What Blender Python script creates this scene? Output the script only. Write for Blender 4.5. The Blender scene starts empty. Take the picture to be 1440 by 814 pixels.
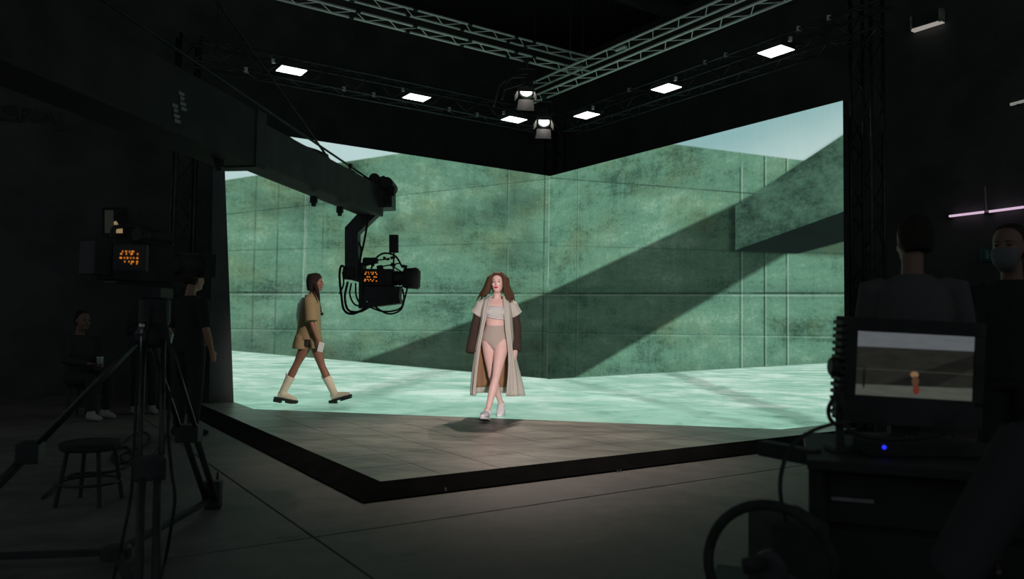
import bpy, bmesh, math, random
from mathutils import Vector, Matrix, Euler
random.seed(7)
SC = bpy.context.scene
COL = SC.collection

# ------------------------------------------------------------------ camera
F = 1068.588                      # focal length in pixels of the 1440x814 frame
RM = Matrix(((0.999897975, -0.0142842568, 0.0),
             (-0.000671378597, -0.0469965018, -0.998894828),
             (0.0142684702, 0.998792916, -0.0470012971)))
EYE = Vector((0, 0, 1.20))
cam = bpy.data.cameras.new('camera')
cam.sensor_width = 36
cam.lens = F / 1440 * 36
cam.clip_start = 0.05
cam.dof.use_dof = True
cam.dof.focus_distance = 9.0
cam.dof.aperture_fstop = 2.4
co = bpy.data.objects.new('camera', cam)
co.matrix_world = Matrix.Translation(EYE) @ RM.to_4x4()
COL.objects.link(co)
SC.camera = co

# ------------------------------------------------------------------ world + exposure
SC.view_settings.view_transform = 'Standard'
SC.view_settings.look = 'None'
SC.view_settings.gamma = 1
SC.view_settings.use_curve_mapping = False
SC.view_settings.exposure = 0
SC.cycles.max_bounces = 5
SC.cycles.sample_clamp_indirect = 3
W = bpy.data.worlds.new('studio_dark')
SC.world = W
W.use_nodes = True
W.node_tree.nodes['Background'].inputs[0].default_value = (0.85, 0.95, 1.0, 1)
W.node_tree.nodes['Background'].inputs[1].default_value = 0.10

# ------------------------------------------------------------------ helpers: places
def ray(p):
    return RM @ Vector((p[0] - 720, -(p[1] - 407), -F))
def onz(p, z):
    r = ray(p); return EYE + r * ((z - EYE.z) / r.z)
def ony(p, y):
    r = ray(p); return EYE + r * (y / r.y)
SA = Vector((-0.82983288, -0.558012, 0))      # stage axis along the left screen
SB = Vector((0.558012, -0.82983288, 0))       # stage axis along the right screen
S0 = Vector((0.656454, 13.562228, 0))
ST = 0.09
def S(a, b, z=0.0):
    return S0 + SA * a + SB * b + Vector((0, 0, z))
def on_a(p, a):                               # ray meets the vertical plane a = const
    r = ray(p); t = (a - (EYE - S0).dot(SA)) / r.dot(SA); return EYE + r * t
def on_b(p, b):
    r = ray(p); t = (b - (EYE - S0).dot(SB)) / r.dot(SB); return EYE + r * t
UP = Vector((0, 0, 1))

# ------------------------------------------------------------------ lamps: inferred front key, added side key
def spot(name, loc, aim, power, col, cone, blend=0.5, size=0.12):
    l = bpy.data.lights.new(name, 'SPOT'); l.energy = power; l.color = col
    l.spot_size = math.radians(cone); l.spot_blend = blend; l.shadow_soft_size = size
    o = bpy.data.objects.new(name, l); COL.objects.link(o); o.location = loc
    o.rotation_euler = (Vector(aim) - Vector(loc)).to_track_quat('-Z', 'Y').to_euler()
    return o
# key lamp behind the photographer that lights the models from the front
spot('key_lamp', (1.2, -1.2, 2.15), (-0.21, 9.1, 0.98), 4000, (1.0, 0.86, 0.84), 12.3, 0.25, 0.25)
spot('added_side_key', (2.4, 5.2, 4.9), (-2.75, 10.7, 0.98), 1900, (1.0, 0.86, 0.78), 13.5, 0.35, 0.25)  # added out of frame, no fixture, to brighten the second model

# ------------------------------------------------------------------ node helper
def lin(*c):
    return tuple(((v / 255) / 12.92 if v / 255 <= 0.04045 else ((v / 255 + 0.055) / 1.055) ** 2.4) for v in c)
class NB:
    def __init__(self, name):
        self.m = bpy.data.materials.new(name); self.m.use_nodes = True
        self.t = self.m.node_tree; self.N = self.t.nodes; self.L = self.t.links
        self.N.clear(); self.out = self.N.new('ShaderNodeOutputMaterial')
    def put(self, sock, v):
        if isinstance(v, X): self.L.new(v.s, sock)
        elif isinstance(v, (tuple, list)):
            sock.default_value = (*v, 1.0) if len(v) == 3 and sock.type == 'RGBA' else v
        else: sock.default_value = v
    def math(self, op, a, b=None, clamp=False):
        n = self.N.new('ShaderNodeMath'); n.operation = op; n.use_clamp = clamp
        self.put(n.inputs[0], a)
        if b is not None: self.put(n.inputs[1], b)
        return X(self, n.outputs[0])
    def step(self, x, e0, e1):
        n = self.N.new('ShaderNodeMapRange'); n.interpolation_type = 'SMOOTHSTEP'
        self.put(n.inputs[0], x); n.inputs[1].default_value = e0; n.inputs[2].default_value = e1
        n.inputs[3].default_value = 0; n.inputs[4].default_value = 1
        return X(self, n.outputs[0])
    def noise(self, vec, scale, detail=4, rough=0.55, dist=0.0):
        n = self.N.new('ShaderNodeTexNoise'); self.put(n.inputs['Vector'], vec)
        n.inputs['Scale'].default_value = scale; n.inputs['Detail'].default_value = detail
        n.inputs['Roughness'].default_value = rough; n.inputs['Distortion'].default_value = dist
        return X(self, n.outputs[0])
    def vec(self, x, y, z=0.0):
        n = self.N.new('ShaderNodeCombineXYZ')
        for i, v in enumerate((x, y, z)): self.put(n.inputs[i], v)
        return X(self, n.outputs[0])
    def mix(self, a, b, f):
        n = self.N.new('ShaderNodeMix'); n.data_type = 'RGBA'; n.clamp_factor = True
        self.put(n.inputs[0], f); self.put(n.inputs[6], a); self.put(n.inputs[7], b)
        return X(self, n.outputs[2])
    def scale(self, c, f):
        n = self.N.new('ShaderNodeMix'); n.data_type = 'RGBA'; n.blend_type = 'MULTIPLY'; n.inputs[0].default_value = 1
        self.put(n.inputs[6], c); self.put(n.inputs[7], self.vec(f, f, f))
        return X(self, n.outputs[2])
    def uv(self):
        n = self.N.new('ShaderNodeUVMap'); s = self.N.new('ShaderNodeSeparateXYZ')
        self.L.new(n.outputs[0], s.inputs[0]); return X(self, s.outputs[0]), X(self, s.outputs[1])
    def objc(self):
        n = self.N.new('ShaderNodeTexCoord'); return X(self, n.outputs['Object'])
    def stage(self):
        g = self.N.new('ShaderNodeNewGeometry'); r = []
        for ax in (SA, SB):
            s = self.N.new('ShaderNodeVectorMath'); s.operation = 'SUBTRACT'
            self.L.new(g.outputs['Position'], s.inputs[0]); s.inputs[1].default_value = S0
            d = self.N.new('ShaderNodeVectorMath'); d.operation = 'DOT_PRODUCT'
            self.L.new(s.outputs[0], d.inputs[0]); d.inputs[1].default_value = ax
            r.append(X(self, d.outputs['Value']))
        return r
    def half(self, u, v, p, q, inside, soft=0.03):
        # soft half-plane through p and q; 1 on the side of `inside`
        nx, ny = -(q[1] - p[1]), q[0] - p[0]; l = math.hypot(nx, ny); nx /= l; ny /= l
        c = nx * p[0] + ny * p[1]
        if nx * inside[0] + ny * inside[1] - c < 0: nx, ny, c = -nx, -ny, -c
        return self.step(u * nx + v * ny - c, -soft / 2, soft / 2)
    def bsdf(self, col=(0.5, 0.5, 0.5), rough=0.5, metal=0.0, emit=None, strength=1.0, spec=0.5, bump=None, bstr=0.2, bdist=0.01):
        p = self.N.new('ShaderNodeBsdfPrincipled')
        self.put(p.inputs['Base Color'], col); self.put(p.inputs['Roughness'], rough)
        p.inputs['Metallic'].default_value = metal; p.inputs['Specular IOR Level'].default_value = spec
        if emit is not None:
            self.put(p.inputs['Emission Color'], emit); self.put(p.inputs['Emission Strength'], strength)
        if bump is not None:
            b = self.N.new('ShaderNodeBump'); b.inputs['Strength'].default_value = bstr; b.inputs['Distance'].default_value = bdist
            self.put(b.inputs['Height'], bump); self.L.new(b.outputs[0], p.inputs['Normal'])
        self.L.new(p.outputs[0], self.out.inputs[0]); return self.m
class X:
    def __init__(self, nb, s): self.nb, self.s = nb, s
    def __add__(s, o): return s.nb.math('ADD', s, o)
    __radd__ = __add__
    def __sub__(s, o): return s.nb.math('SUBTRACT', s, o)
    def __rsub__(s, o): return s.nb.math('SUBTRACT', o, s)
    def __mul__(s, o): return s.nb.math('MULTIPLY', s, o)
    __rmul__ = __mul__

MATS = {}
def pm(name, col, rough=0.5, metal=0.0, var=0.25, scale=9.0, spec=0.4, bump=0.0):
    """plain procedural material: colour with noise wear, noise in the gloss, optional fine relief"""
    if name in MATS: return MATS[name]
    nb = NB(name); o = nb.objc(); n = nb.noise(o, scale, 4)
    c = nb.mix(tuple(v * (1 - var) for v in col), tuple(min(1, v * (1 + var)) for v in col), nb.step(n, 0.3, 0.7))
    MATS[name] = nb.bsdf(c, nb.step(n, -1.0, 2.0) * 0.3 + (rough - 0.15), metal, spec=spec,
                         bump=nb.noise(o, scale * 14, 2) if bump else None, bstr=bump, bdist=0.004)
    return MATS[name]
def glow(name, col, strength):
    if name in MATS: return MATS[name]
    nb = NB(name); n = nb.noise(nb.objc(), 30, 2)
    MATS[name] = nb.bsdf((0.05, 0.05, 0.05), 0.4, emit=nb.mix(tuple(v * 0.92 for v in col), col, n), strength=strength)
    return MATS[name]

# ------------------------------------------------------------------ mesh helper
def frame_for(d, side=None):
    d = d.normalized()
    if side is None: side = Vector((1, 0, 0)) if abs(d.x) < 0.9 else Vector((0, 1, 0))
    s = side - d * side.dot(d)
    if s.length < 1e-4:
        s = d.orthogonal()
    s.normalize()
    return s, d.cross(s).normalized()
class MB:
    def __init__(self): self.v = []; self.f = []; self.u = {}
    def add(self, vs, fs):
        o = len(self.v); self.v += [Vector(p) for p in vs]; self.f += [tuple(i + o for i in f) for f in fs]
    def box(self, c, s, m=None):
        c = Vector(c); h = Vector(s) / 2
        P = [Vector((x * h.x, y * h.y, z * h.z)) for z in (-1, 1) for y in (-1, 1) for x in (-1, 1)]
        if m is not None: P = [m @ p for p in P]
        self.add([c + p for p in P], [(0, 2, 3, 1), (4, 5, 7, 6), (0, 1, 5, 4), (2, 6, 7, 3), (0, 4, 6, 2), (1, 3, 7, 5)]); return self
    def abox(self, p, q, w, h, side=None):     # beam of section w (side) x h from p to q
        p, q = Vector(p), Vector(q); s, n = frame_for(q - p, side)
        V = [e + s * (sx * w / 2) + n * (sy * h / 2) for e in (p, q) for sx, sy in ((-1, -1), (1, -1), (1, 1), (-1, 1))]
        self.add(V, [(3, 2, 1, 0), (4, 5, 6, 7), (0, 1, 5, 4), (1, 2, 6, 5), (2, 3, 7, 6), (3, 0, 4, 7)]); return self
    def sweep(self, pts, rad, n=10, side=None, cap=True):
        pts = [Vector(p) for p in pts]; m = len(pts)
        if not isinstance(rad, (list, tuple)): rad = [rad] * m
        V = []; s = side
        for i, p in enumerate(pts):
            d = (pts[min(i + 1, m - 1)] - pts[max(i - 1, 0)])
            s, t = frame_for(d, s if side is None else side)
            r = rad[i]; rx, ry = r if isinstance(r, (tuple, list)) else (r, r)
            V += [p + s * (rx * math.cos(2 * math.pi * k / n)) + t * (ry * math.sin(2 * math.pi * k / n)) for k in range(n)]
        Fs = [(i * n + k, i * n + (k + 1) % n, (i + 1) * n + (k + 1) % n, (i + 1) * n + k) for i in range(m - 1) for k in range(n)]
        if cap: Fs += [tuple(reversed(range(n))), tuple(range((m - 1) * n, m * n))]
        self.add(V, Fs); return self
    def tube(self, p, q, r, n=8): return self.sweep([p, q], r, n)
    def lathe(self, c, axis, prof, n=16):       # prof: (distance along axis, radius)
        c = Vector(c); a = Vector(axis).normalized(); s, t = frame_for(a)
        V = [c + a * h + (s * math.cos(2 * math.pi * k / n) + t * math.sin(2 * math.pi * k / n)) * r for h, r in prof for k in range(n)]
        m = len(prof)
        Fs = [(i * n + k, i * n + (k + 1) % n, (i + 1) * n + (k + 1) % n, (i + 1) * n + k) for i in range(m - 1) for k in range(n)]
        Fs += [tuple(reversed(range(n))), tuple(range((m - 1) * n, m * n))]
        self.add(V, Fs); return self
    def ball(self, c, r, n=12, m=8):
        c = Vector(c); r = Vector(r) if isinstance(r, (tuple, list, Vector)) else Vector((r, r, r))
        prof = []
        V = []
        for i in range(1, m):
            th = math.pi * i / m
            V += [c + Vector((r.x * math.sin(th) * math.cos(2 * math.pi * k / n), r.y * math.sin(th) * math.sin(2 * math.pi * k / n), -r.z * math.cos(th))) for k in range(n)]
        Fs = [(i * n + k, i * n + (k + 1) % n, (i + 1) * n + (k + 1) % n, (i + 1) * n + k) for i in range(m - 2) for k in range(n)]
        b = len(V); V += [c - Vector((0, 0, r.z)), c + Vector((0, 0, r.z))]
        Fs += [(b, (k + 1) % n, k) for k in range(n)] + [(b + 1, (m - 2) * n + k, (m - 2) * n + (k + 1) % n) for k in range(n)]
        self.add(V, Fs); return self
    def prism(self, poly, ext):                 # polygon of 3-D points pushed along ext
        e = Vector(ext); n = len(poly); P = [Vector(p) for p in poly]
        self.add(P + [p + e for p in P], [tuple(range(n)), tuple(reversed(range(n, 2 * n)))] + [(i, i + n, (i + 1) % n + n, (i + 1) % n) for i in range(n)]); return self
    def mesh(self, name):
        me = bpy.data.meshes.new(name); me.from_pydata([tuple(p) for p in self.v], [], self.f); me.update()
        bm = bmesh.new(); bm.from_mesh(me); bmesh.ops.recalc_face_normals(bm, faces=bm.faces); bm.to_mesh(me); bm.free()
        return me
    def build(self, name, mat, parent=None, smooth=False, bevel=0.0, vox=0.0, relax=4):
        me = self.mesh(name)
        if vox:
            t = bpy.data.objects.new('tmp', me); COL.objects.link(t)
            r = t.modifiers.new('r', 'REMESH'); r.mode = 'VOXEL'; r.voxel_size = vox; r.use_smooth_shade = True
            if relax: s = t.modifiers.new('s', 'SMOOTH'); s.iterations = relax; s.factor = 0.5
            me2 = bpy.data.meshes.new_from_object(t.evaluated_get(bpy.context.evaluated_depsgraph_get()))
            bpy.data.objects.remove(t); bpy.data.meshes.remove(me); me = me2; me.name = name; smooth = True
        if bevel:
            bm = bmesh.new(); bm.from_mesh(me)
            ed = [e for e in bm.edges if len(e.link_faces) == 2 and e.calc_face_angle(0) > 0.6]
            bmesh.ops.bevel(bm, geom=ed, offset=bevel, segments=2, profile=0.6, affect='EDGES', clamp_overlap=True); bm.to_mesh(me); bm.free()
        me.materials.clear(); me.materials.append(mat)
        if smooth:
            for p in me.polygons: p.use_smooth = True
        return link(name, me, parent)
def world_of(o):
    M = o.matrix_basis.copy()
    return M if o.parent is None else world_of(o.parent) @ o.matrix_parent_inverse @ M
def link(name, me, parent=None):
    o = bpy.data.objects.new(name, me); COL.objects.link(o)
    if parent is not None:
        o.parent = parent
        o.matrix_parent_inverse = world_of(parent).inverted()
    return o
def tag(o, label=None, cat=None, group=None, kind=None):
    for k, v in (('label', label), ('category', cat), ('group', group), ('kind', kind)):
        if v: o[k] = v
    return o
def thing(name, label, cat, loc=(0, 0, 0), group=None):
    o = bpy.data.objects.new(name, None); COL.objects.link(o); o.location = loc; o.empty_display_size = 0.2
    return tag(o, label, cat, group)
def struct(o): o['kind'] = 'structure'; return o
def spline(pts, k=6):
    P = [Vector(p) for p in pts]; P = [P[0] * 2 - P[1]] + P + [P[-1] * 2 - P[-2]]; R = []
    for i in range(1, len(P) - 2):
        a, b, c, d = P[i - 1:i + 3]
        for j in range(k):
            t = j / k
            R.append(0.5 * ((2 * b) + (c - a) * t + (2 * a - 5 * b + 4 * c - d) * t * t + (3 * b - a - 3 * c + d) * t ** 3))
    return R + [P[-2]]

M_black = pm('black_paint', (0.045, 0.047, 0.048), 0.55, 0, 0.3, 6, 0.3)
M_matt = pm('matt_black', (0.05, 0.052, 0.052), 0.8, 0, 0.3, 6, 0.15)
M_rubber = pm('black_rubber', (0.035, 0.035, 0.035), 0.7, 0, 0.3, 20, 0.25)
M_blackmetal = pm('black_metal', (0.06, 0.064, 0.066), 0.42, 0.6, 0.3, 12)
M_alu = pm('aluminium_tube', (0.93, 0.94, 0.93), 0.5, 0.15, 0.04, 25)
M_white = pm('white_plastic', (0.7, 0.7, 0.68), 0.5, 0, 0.05, 10)
M_chrome = pm('bright_steel', (0.6, 0.62, 0.62), 0.3, 1.0, 0.1, 20)

# ------------------------------------------------------------------ room shell
def floor_mat():
    nb = NB('floor_concrete'); a, b = nb.stage(); p = nb.vec(a, b, 0.0)
    n1 = nb.noise(p, 0.55, 5, 0.6); n2 = nb.noise(p, 3.2, 6, 0.65); n3 = nb.noise(p, 45, 3)
    c = nb.mix((0.105, 0.095, 0.091), (0.25, 0.228, 0.218), nb.step(n1 * 0.5 + n2 * 0.5, 0.30, 0.70))
    sp = nb.step(nb.noise(p, 2.3, 2), 0.70, 0.73)
    c = nb.mix(c, (0.05, 0.048, 0.045), sp * 0.4)
    return nb.bsdf(nb.scale(c, n3 * 0.3 + 0.85), n2 * 0.25 + 0.5, spec=0.3, bump=n3, bstr=0.15, bdist=0.003)
M_floor = floor_mat()
m = MB(); m.prism([S(*p) for p in ((-8, -8, -0.12), (16, -8, -0.12), (16, 16, -0.12), (-8, 16, -0.12))], (0, 0, 0.06))
floor = struct(m.build('floor', pm('joint_filler', (0.012, 0.012, 0.012), 0.9, 0)))
g = 0.007
aj = [-8, 0.45, 6.61, 12.8, 16]; bj = [-8, 0.35, 6.70, 13.0, 16]
for i in range(4):
    for j in range(4):
        m = MB(); a0, a1, b0, b1 = aj[i] + g, aj[i + 1] - g, bj[j] + g, bj[j + 1] - g
        m.prism([S(a0, b0, -0.07), S(a1, b0, -0.07), S(a1, b1, -0.07), S(a0, b1, -0.07)], (0, 0, 0.07))
        m.build('floor_slab', M_floor, floor, bevel=0.004)
M_wall = pm('black_wall', (0.12, 0.121, 0.12), 0.85, 0, 0.2, 1.5, 0.1)
m = MB(); m.prism([S(-3.0, -3.1, -0.06), S(-3.2, -3.1, -0.06), S(-3.2, 14, -0.06), S(-3.0, 14, -0.06)], (0, 0, 7.7)); struct(m.build('wall_right', M_wall))
m = MB(); m.prism([S(-3.2, -3.0, -0.06), S(-3.2, -3.2, -0.06), S(12, -3.2, -0.06), S(12, -3.0, -0.06)], (0, 0, 7.7)); struct(m.build('wall_left', M_wall))
def ceiling_mat():
    nb = NB('sprayed_ceiling'); o = nb.objc()
    sp = nb.step(nb.noise(o, 26, 2, 0.7), 0.62, 0.72)
    return nb.bsdf(nb.mix((0.05, 0.052, 0.05), (0.30, 0.31, 0.29), sp), 0.9, spec=0.1, bump=sp, bstr=0.5, bdist=0.02)
m = MB(); m.prism([S(*p) for p in ((-3.2, -3.2, 7.6), (12, -3.2, 7.6), (12, 12, 7.6), (-3.2, 12, 7.6))], (0, 0, 0.15)); struct(m.build('ceiling', ceiling_mat()))
m = MB()
for k in range(7): m.abox(S(-3, 0.4 + 1.5 * k, 7.45), S(12, 0.4 + 1.5 * k, 7.45), 0.16, 0.3, SB)
struct(m.build('trim_1', M_wall))

# ------------------------------------------------------------------ LED screens showing the concrete yard
WH = 3.80
def wall_uv_left(p):
    q = on_b(p, 0) - S0; return (q.dot(SA), q.z - ST)
def wall_uv_right(p):
    q = on_a(p, 0) - S0; return (q.dot(SB), q.z - ST)
G1, G2, G3 = lin(52, 86, 70), lin(97, 141, 117), lin(150, 190, 164)
def concrete(nb, u, v, seed, green=1.0):
    big = nb.noise(nb.vec(u * 0.6 + seed, v * 1.1, seed), 0.95, 4, 0.55, 0.3)
    band = nb.noise(nb.vec(u * 0.30 + seed, v * 3.2, seed + 2), 1.2, 5, 0.6, 0.15)
    mid = nb.noise(nb.vec(u * 2.0, v * 3.0 + seed, seed), 1.7, 7, 0.72, 0.1)
    fine = nb.noise(nb.vec(u + seed, v * 1.15, 0.0), 20, 6, 0.8); drip = nb.noise(nb.vec(u * 9 + seed, v * 0.8, 1.0), 1.3, 3, 0.6)
    t = big * 0.62 + band * 0.34 + mid * 0.50 + fine * 0.50 + drip * 0.14 - 0.55
    c = nb.mix(G1, G2, nb.step(t, 0.26, 0.53)); c = nb.mix(c, G3, nb.step(t, 0.50, 0.84))
    ol = nb.step(nb.noise(nb.vec(u * 0.7 + 7 + seed, v * 1.0, 3.0), 1.0, 5, 0.6), 0.45, 0.70)
    c = nb.mix(c, nb.scale(lin(128, 150, 106), t * 1.7 - 0.15), ol * 0.5)
    pit = nb.step(nb.noise(nb.vec(u * 1.0 + seed, v * 1.3, 5.0), 13, 6, 0.82), 0.60, 0.74)
    pitm = nb.step(nb.noise(nb.vec(u * 1.0 + seed, v * 1.6, 8.0), 1.5, 3, 0.6), 0.42, 0.60)
    c = nb.mix(c, lin(38, 64, 52), nb.math('MULTIPLY', pit, pitm) * 0.7)
    return c
def line(nb, x, x0, w):          # soft line at x = x0
    d = nb.math('ABSOLUTE', x - x0); return 1.0 - nb.step(d, w * 0.35, w)
AE, BE = (EYE - S0).dot(SA), (EYE - S0).dot(SB)
def floor_pic(nb, a, b):
    """the pictured concrete ground in stage coordinates, continued on all three screens"""
    r = (a - b) * 0.7071; d = (a + b) * 0.7071; far = nb.step(d, 3.9, 1.6)
    s1 = nb.noise(nb.vec(r * 0.55, d * 0.55, 1.0), 1.0, 5, 0.6, 1.2); s2 = nb.noise(nb.vec(r * 0.8, d * 1.15, 4.0), 1.5, 6, 0.62, 0.9); s3 = nb.noise(nb.vec(r, d, 2.0), 9, 5, 0.7)
    t = s1 * 0.72 + s2 * 0.52 + s3 * 0.16 + far * 0.14 - 0.27
    c = nb.mix(lin(88, 142, 121), lin(146, 190, 170), nb.step(t, 0.24, 0.50)); c = nb.mix(c, lin(196, 223, 209), nb.step(t, 0.48, 0.70))
    w = nb.noise(nb.vec(a, b, 0.0), 1.3, 5, 0.65) * 1.0 - 0.5
    for p, q, wd, dk in (((955, 528), (1135, 592), .34, .66), ((400, 590), (560, 540), .5, .78), ((900, 560), (1000, 585), .25, .80)):
        P, Q = onz(p, ST) - S0, onz(q, ST) - S0; P, Q = (P.dot(SA), P.dot(SB)), (Q.dot(SA), Q.dot(SB))
        nx, ny = -(Q[1] - P[1]), Q[0] - P[0]; l = math.hypot(nx, ny); nx /= l; ny /= l
        c = nb.mix(c, nb.scale(c, w * 0.0 + dk), line(nb, a * nx + b * ny - (nx * P[0] + ny * P[1]) + w * .8, 0.0, wd))
    return c
def ground_uv(nb, u, v, side):
    k = nb.math('DIVIDE', EYE.z - ST, nb.math('MAXIMUM', (EYE.z - ST) - v, 0.2))
    if side == 'left': return (u - AE) * k + AE, k * (0 - BE) + BE
    return k * (0 - AE) + AE, (u - BE) * k + BE
def screen_mat(side):
    nb = NB('screen_picture_' + side); u, v = nb.uv()
    T = wall_uv_left if side == 'left' else wall_uv_right
    H = lambda p, q, i, soft=0.03: nb.half(u, v, T(p), T(q), T(i), soft)
    c = concrete(nb, u, v, 0.0 if side == 'left' else 4.3)
    if side == 'left':
        for px, w, d, l in ((356, .014, .30, .0), (388, .013, .35, .0), (423, .03, .1, .35), (428, .012, .25, 0), (452, .012, .35, .0), (712, .014, .35, .25), (764, .018, .45, .0), (769, .022, .0, .35)):
            x0 = T((px, 412))[0]
            br = nb.step(nb.noise(nb.vec(u * 3, v * 1.3, px * 0.1), 2, 3), 0.25, 0.6)
            c = nb.mix(c, lin(40, 62, 52), line(nb, u, x0, w * 1.3) * br * d * 1.4)
            if l: c = nb.mix(c, lin(178, 208, 188), line(nb, u, x0 - w * 1.5, w * 1.1) * br * l)
        hs = (((320, 411), (775, 412.5), .02, .75, .25), ((330, 300), (775, 251), .012, .45, 0), ((330, 352), (775, 340), .014, .3, 0), ((330, 462), (760, 466), .014, .3, .2))
    else:
        for px, w, d, l in ((811, .014, .3, .35), (1041, .02, .35, .55), (1075, .016, .55, .4), (1106, .016, .4, .6)):
            x0 = T((px, 412))[0]
            br = nb.step(nb.noise(nb.vec(u * 3, v * 1.3, px * 0.1), 2, 3), 0.2, 0.5)
            c = nb.mix(c, lin(36, 58, 48), line(nb, u, x0, w * 1.2) * br * d * 1.4)
            c = nb.mix(c, lin(170, 204, 182), line(nb, u, x0 + w * 1.5, w * 0.9) * br * (l * .7))
        hs = (((775, 412.5), (1190, 412), .02, .75, .32), ((775, 250), (1046, 271), .014, .6, .0), ((775, 345), (1020, 352), .014, .3, 0), ((780, 468), (1185, 472), .014, .25, .2))
    for p, q, w, d, l in hs:
        P, Q = T(p), T(q); k = (Q[1] - P[1]) / (Q[0] - P[0])
        y = v - u * k - (P[1] - k * P[0])
        br = nb.step(nb.noise(nb.vec(u * 1.3, v * 3, p[1] * 0.1), 2, 4), 0.2, 0.55)
        c = nb.mix(c, lin(34, 56, 46), line(nb, y, 0.0, w) * br * d)
        c = nb.mix(c, nb.scale(c, br * 0.0 + 0.72), line(nb, y, 0.03, w * 6) * d * 0.6)
        if l: c = nb.mix(c, lin(170, 205, 184), line(nb, y, -w * 1.5, w * 0.9) * br * l)
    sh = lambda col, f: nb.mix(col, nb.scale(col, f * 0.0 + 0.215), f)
    if side == 'left':
        soft_b = H((700, 330), (420, 330), (500, 280), 1.0)
        blob = nb.step(nb.noise(nb.vec(u * .6, v * .8, 9.0), 1.0, 2), 0.5, 0.7)
        c = nb.mix(c, nb.scale(c, blob * -0.35 + 0.95), 1.0)
        c = sh(c, H((500, 510), (770, 411), (700, 520), 0.07))
        low = H((325, 493), (775, 533), (500, 560), 0.02)
        fl = floor_pic(nb, *ground_uv(nb, u, v, side))
        c = nb.mix(c, nb.scale(c, low * 0.0 + 0.8), H((325, 485), (775, 527), (500, 560), 0.25))
        c = nb.mix(c, fl, low)
        sk = H((312, 254), (560, 216), (400, 190), 0.025)
        sky = nb.mix(lin(166, 198, 196), lin(196, 219, 217), nb.noise(nb.vec(u, v, 0.0), 0.8, 3))
        c = nb.mix(c, sky, sk)
    else:
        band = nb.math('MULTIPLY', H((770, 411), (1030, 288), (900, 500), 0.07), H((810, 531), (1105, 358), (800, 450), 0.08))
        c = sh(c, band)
        low = H((775, 533), (1175, 510), (1000, 570), 0.02)
        fl = floor_pic(nb, *ground_uv(nb, u, v, side))
        dk = H((770, 560), (770, 500), (740, 540), .02) * 0
        c = nb.mix(c, nb.scale(c, low * 0.0 + 0.82), H((775, 525), (1175, 500), (1000, 570), 0.25))
        c = nb.mix(c, fl, low)
        sk = H((950, 203), (1125, 225), (1100, 180), 0.025)
        sky = nb.mix(lin(138, 178, 178), lin(184, 208, 204), nb.math('ADD', nb.step(v + u * -0.12, 3.3, 2.45), nb.noise(nb.vec(u, v, 0.0), 1.2, 3) * 0.5 - 0.25))
        c = nb.mix(c, sky, sk)
        # concrete beam: lit side face, dark underside, shade on the wall beside it
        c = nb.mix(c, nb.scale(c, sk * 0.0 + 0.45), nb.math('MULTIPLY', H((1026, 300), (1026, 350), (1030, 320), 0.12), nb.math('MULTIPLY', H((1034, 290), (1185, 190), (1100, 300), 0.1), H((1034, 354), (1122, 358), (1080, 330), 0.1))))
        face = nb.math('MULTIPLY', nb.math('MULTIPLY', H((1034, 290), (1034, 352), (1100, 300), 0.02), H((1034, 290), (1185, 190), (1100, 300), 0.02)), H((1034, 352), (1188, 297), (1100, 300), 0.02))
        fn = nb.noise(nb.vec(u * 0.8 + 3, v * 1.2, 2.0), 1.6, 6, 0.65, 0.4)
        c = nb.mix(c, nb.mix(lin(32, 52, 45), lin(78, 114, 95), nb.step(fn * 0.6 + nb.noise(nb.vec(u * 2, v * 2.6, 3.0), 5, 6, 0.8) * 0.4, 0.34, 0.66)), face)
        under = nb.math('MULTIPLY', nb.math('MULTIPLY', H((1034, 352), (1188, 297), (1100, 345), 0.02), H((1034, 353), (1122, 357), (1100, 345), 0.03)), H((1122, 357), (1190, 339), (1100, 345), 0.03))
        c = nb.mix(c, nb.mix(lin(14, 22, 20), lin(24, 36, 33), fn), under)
    px = nb.noise(nb.vec(u * 60, v * 2, 0.0), 1.0, 1) * 0.08 + 0.96      # faint LED column shimmer
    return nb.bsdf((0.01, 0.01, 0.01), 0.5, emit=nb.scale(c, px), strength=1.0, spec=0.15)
def led_wall(name, label, side, length, ax, nrm):
    t = thing(name, label, 'screen', S0 + ax * (length / 2) + Vector((0, 0, ST)), None)
    m = MB(); nu, nv = 11, 8; V = []; Fs = []
    for j in range(nv + 1):
        for i in range(nu + 1): V.append(S0 + ax * (length * i / nu) + Vector((0, 0, ST - 0.03 + (WH + 0.03) * j / nv)))
    for j in range(nv):
        for i in range(nu): Fs.append((j * (nu + 1) + i, j * (nu + 1) + i + 1, (j + 1) * (nu + 1) + i + 1, (j + 1) * (nu + 1) + i))
    me = bpy.data.meshes.new('picture'); me.from_pydata([tuple(p) for p in V], [], Fs); me.update()
    if (me.polygons[0].normal).dot(nrm) < 0: me.flip_normals()
    uvl = me.uv_layers.new(name='UVMap')
    for lp in me.loops:
        q = me.vertices[lp.vertex_index].co - S0; uvl.data[lp.index].uv = (q.dot(ax), q.z - ST)
    me.materials.append(screen_mat(side)); link('picture', me, t)
    m = MB(); e = 0.004
    P = [S0 + ax * x - nrm * y + Vector((0, 0, ST + 0.002)) for x, y in ((0, e), (length, e), (length, 0.09), (0, 0.09))]
    m.prism(P, (0, 0, WH)); m.build('panel_body', M_matt, t)
    for k in range(12):
        x = 0.06 + k * (length - 0.12) / 11; m = MB()
        m.abox(S0 + ax * x - nrm * 0.13 + UP * 0.0, S0 + ax * x - nrm * 0.13 + UP * (ST + WH - .05), 0.05, 0.06, ax)
        m.build('back_post', M_blackmetal, t)
    return t
led_wall('led_wall', 'left wing of the corner LED video wall showing a green concrete yard, behind the crane', 'left', 5.66, SA, SB)
led_wall('led_wall', 'right wing of the corner LED video wall showing the slanting concrete beam', 'right', 5.73, SB, SA)

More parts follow.
